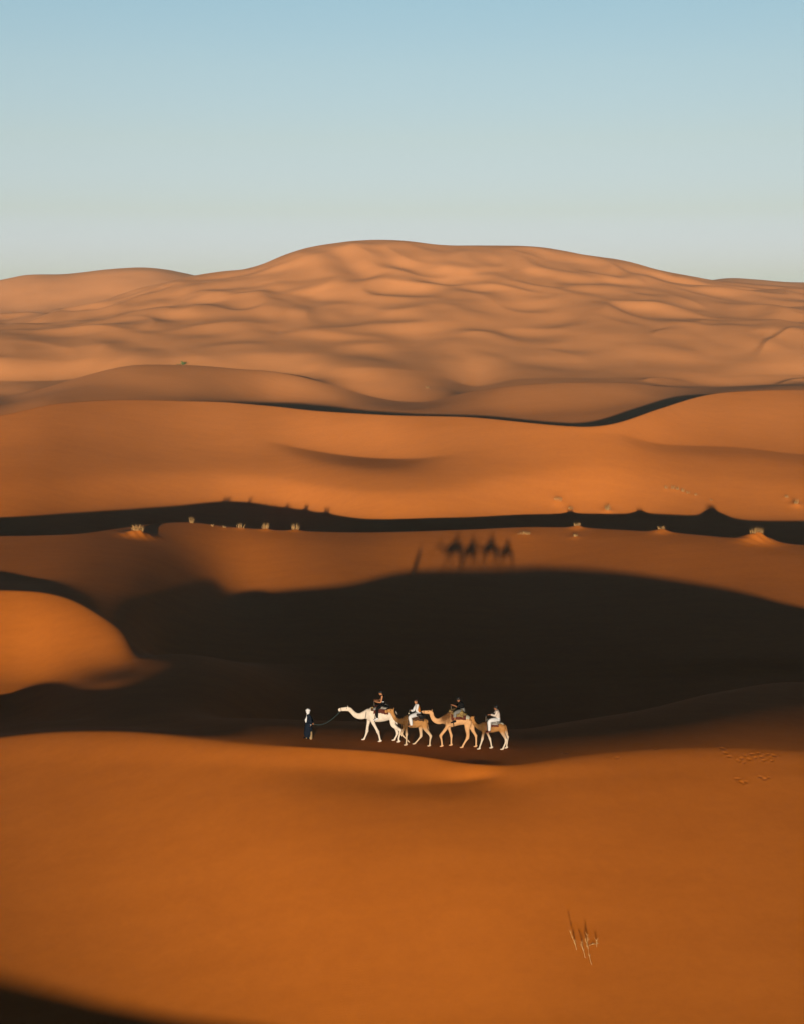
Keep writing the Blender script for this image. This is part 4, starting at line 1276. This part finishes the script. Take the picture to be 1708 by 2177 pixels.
sh.tube([(*E.p(505, 470), .085, .10), (*E.p(500, 540), .075, .13), (*E.p(470, 640), .070, .11)], sub=4)
sh.tube([(*E.p(470, 600, -.06), .055, .06), (*E.p(435, 740, -.10), .050, .09), (*E.p(410, 860, -.12), .085, .055), (*E.p(392, 985, -.12), .030, .04)], sub=4)
sh.build('headscarf', WHITE, o, voxel=0.012, relax=3)

# lead rope: from the guide's hand to the white camel's halter
h0 = Vector(ar[1][-1][:3]) + Vector((0.03, 0, -0.06))
m0 = A.p(112, 600)
rows = []
for t in np.linspace(0, 1, 15):
    q = h0.lerp(m0, t)
    q.z -= 0.34 * 4 * t * (1 - t) * (1 - 0.35 * t)
    rows.append((q.x, q.y, q.z, 0.013, 0.013))
tag(Shape().tube(rows, sub=3, seg=8).build('lead_rope', ROPE, None, h0), 'thin slack rope from the guide\'s hand to the white camel\'s muzzle', 'rope')
SKYT = [(0.0, (0.66, 0.92, 3.2)), (0.0245, (0.69, 0.9, 2.77)), (0.061, (0.74, 0.80, 1.47)), (0.108, (0.865, 0.84, 1.126)), (0.155, (0.92, 0.91, 1.08)), (0.2, (0.9, 0.95, 1.07)), (0.36, (0.2, 0.21, 0.26)), (1.0, (0.03, 0.035, 0.05))]

cam = bpy.data.cameras.new('camera'); co = bpy.data.objects.new('camera', cam); COL.objects.link(co)
cam.sensor_fit = 'VERTICAL'; cam.sensor_height = 36; cam.lens = 50 * F / 3023.6
co.location = (0, 0, ZC); co.rotation_euler = (math.pi / 2 - PITCH, 0, 0)
cam.clip_end = 30000
scene.camera = co

sd = Vector((TL, 1, -TA)).normalized()          # the way sunlight travels
sun = bpy.data.lights.new('sun', 'SUN'); so = bpy.data.objects.new('sun', sun); COL.objects.link(so)
so.rotation_euler = sd.to_track_quat('-Z', 'Y').to_euler()
sun.energy = 5; sun.angle = R(0.5); sun.color = (1, 0.845, 0.655)
w = bpy.data.worlds.new('World'); scene.world = w; w.use_nodes = True
nt = w.node_tree
sky = nt.nodes.new('ShaderNodeTexSky'); sky.sky_type = 'NISHITA'; sky.sun_disc = False
elev = math.asin(-sd.z); sky.sun_elevation = elev
sky.sun_rotation = math.atan2(-sd.x, -sd.y)
sky.air_density = 1.0; sky.dust_density = 0.3; sky.ozone_density = 1.5
bg = nt.nodes['Background']; bg.inputs['Strength'].default_value = 0.1
if True:
    tc = nt.nodes.new('ShaderNodeTexCoord'); sep = nt.nodes.new('ShaderNodeSeparateXYZ')
    nt.links.new(tc.outputs['Generated'], sep.inputs[0])
    ramp = nt.nodes.new('ShaderNodeValToRGB')
    nt.links.new(sep.outputs['Z'], ramp.inputs[0])
    e = ramp.color_ramp.elements
    e[0].position, e[0].color = SKYT[0][0], (*SKYT[0][1], 1)
    e[1].position, e[1].color = SKYT[-1][0], (*SKYT[-1][1], 1)
    for p, c in SKYT[1:-1]:
        q = e.new(p); q.color = (*c, 1)
    mr = nt.nodes.new('ShaderNodeMapRange'); mr.inputs[1].default_value = -0.3; mr.inputs[2].default_value = 0.7; mr.inputs[3].default_value = 0.0; mr.inputs[4].default_value = 0.09; mr.interpolation_type = 'SMOOTHSTEP'
    mr.inputs[3].default_value = 0.01
    nt.links.new(sep.outputs['Y'], mr.inputs[0]); nt.links.new(mr.outputs[0], bg.inputs['Strength'])
    mul = nt.nodes.new('ShaderNodeMix'); mul.data_type = 'RGBA'; mul.blend_type = 'MULTIPLY'; mul.inputs[0].default_value = 1
    nt.links.new(sky.outputs['Color'], mul.inputs[6]); nt.links.new(ramp.outputs[0], mul.inputs[7])
    nt.links.new(mul.outputs[2], bg.inputs['Color'])
scene.view_settings.view_transform = 'Standard'; scene.view_settings.look = 'None'
scene.view_settings.exposure = 1.15

def haze(density):
    bm = bmesh.new(); bmesh.ops.create_cube(bm, size=1)
    me = bpy.data.meshes.new('haze'); bm.to_mesh(me); bm.free()
    o = bpy.data.objects.new('haze', me); COL.objects.link(o)
    o.scale = (40000, 9000, 160); o.location = (0, 3000, 20); o['kind'] = 'stuff'
    m = bpy.data.materials.new('haze'); m.use_nodes = True
    n = m.node_tree; n.nodes.clear()
    out = n.nodes.new('ShaderNodeOutputMaterial'); v = n.nodes.new('ShaderNodeVolumePrincipled')
    v.inputs['Density'].default_value = density; v.inputs['Color'].default_value = (0.60, 0.88, 0.98, 1)
    n.links.new(v.outputs[0], out.inputs['Volume'])
    me.materials.append(m)
haze(0.000095)

scene.cycles.use_denoising = True
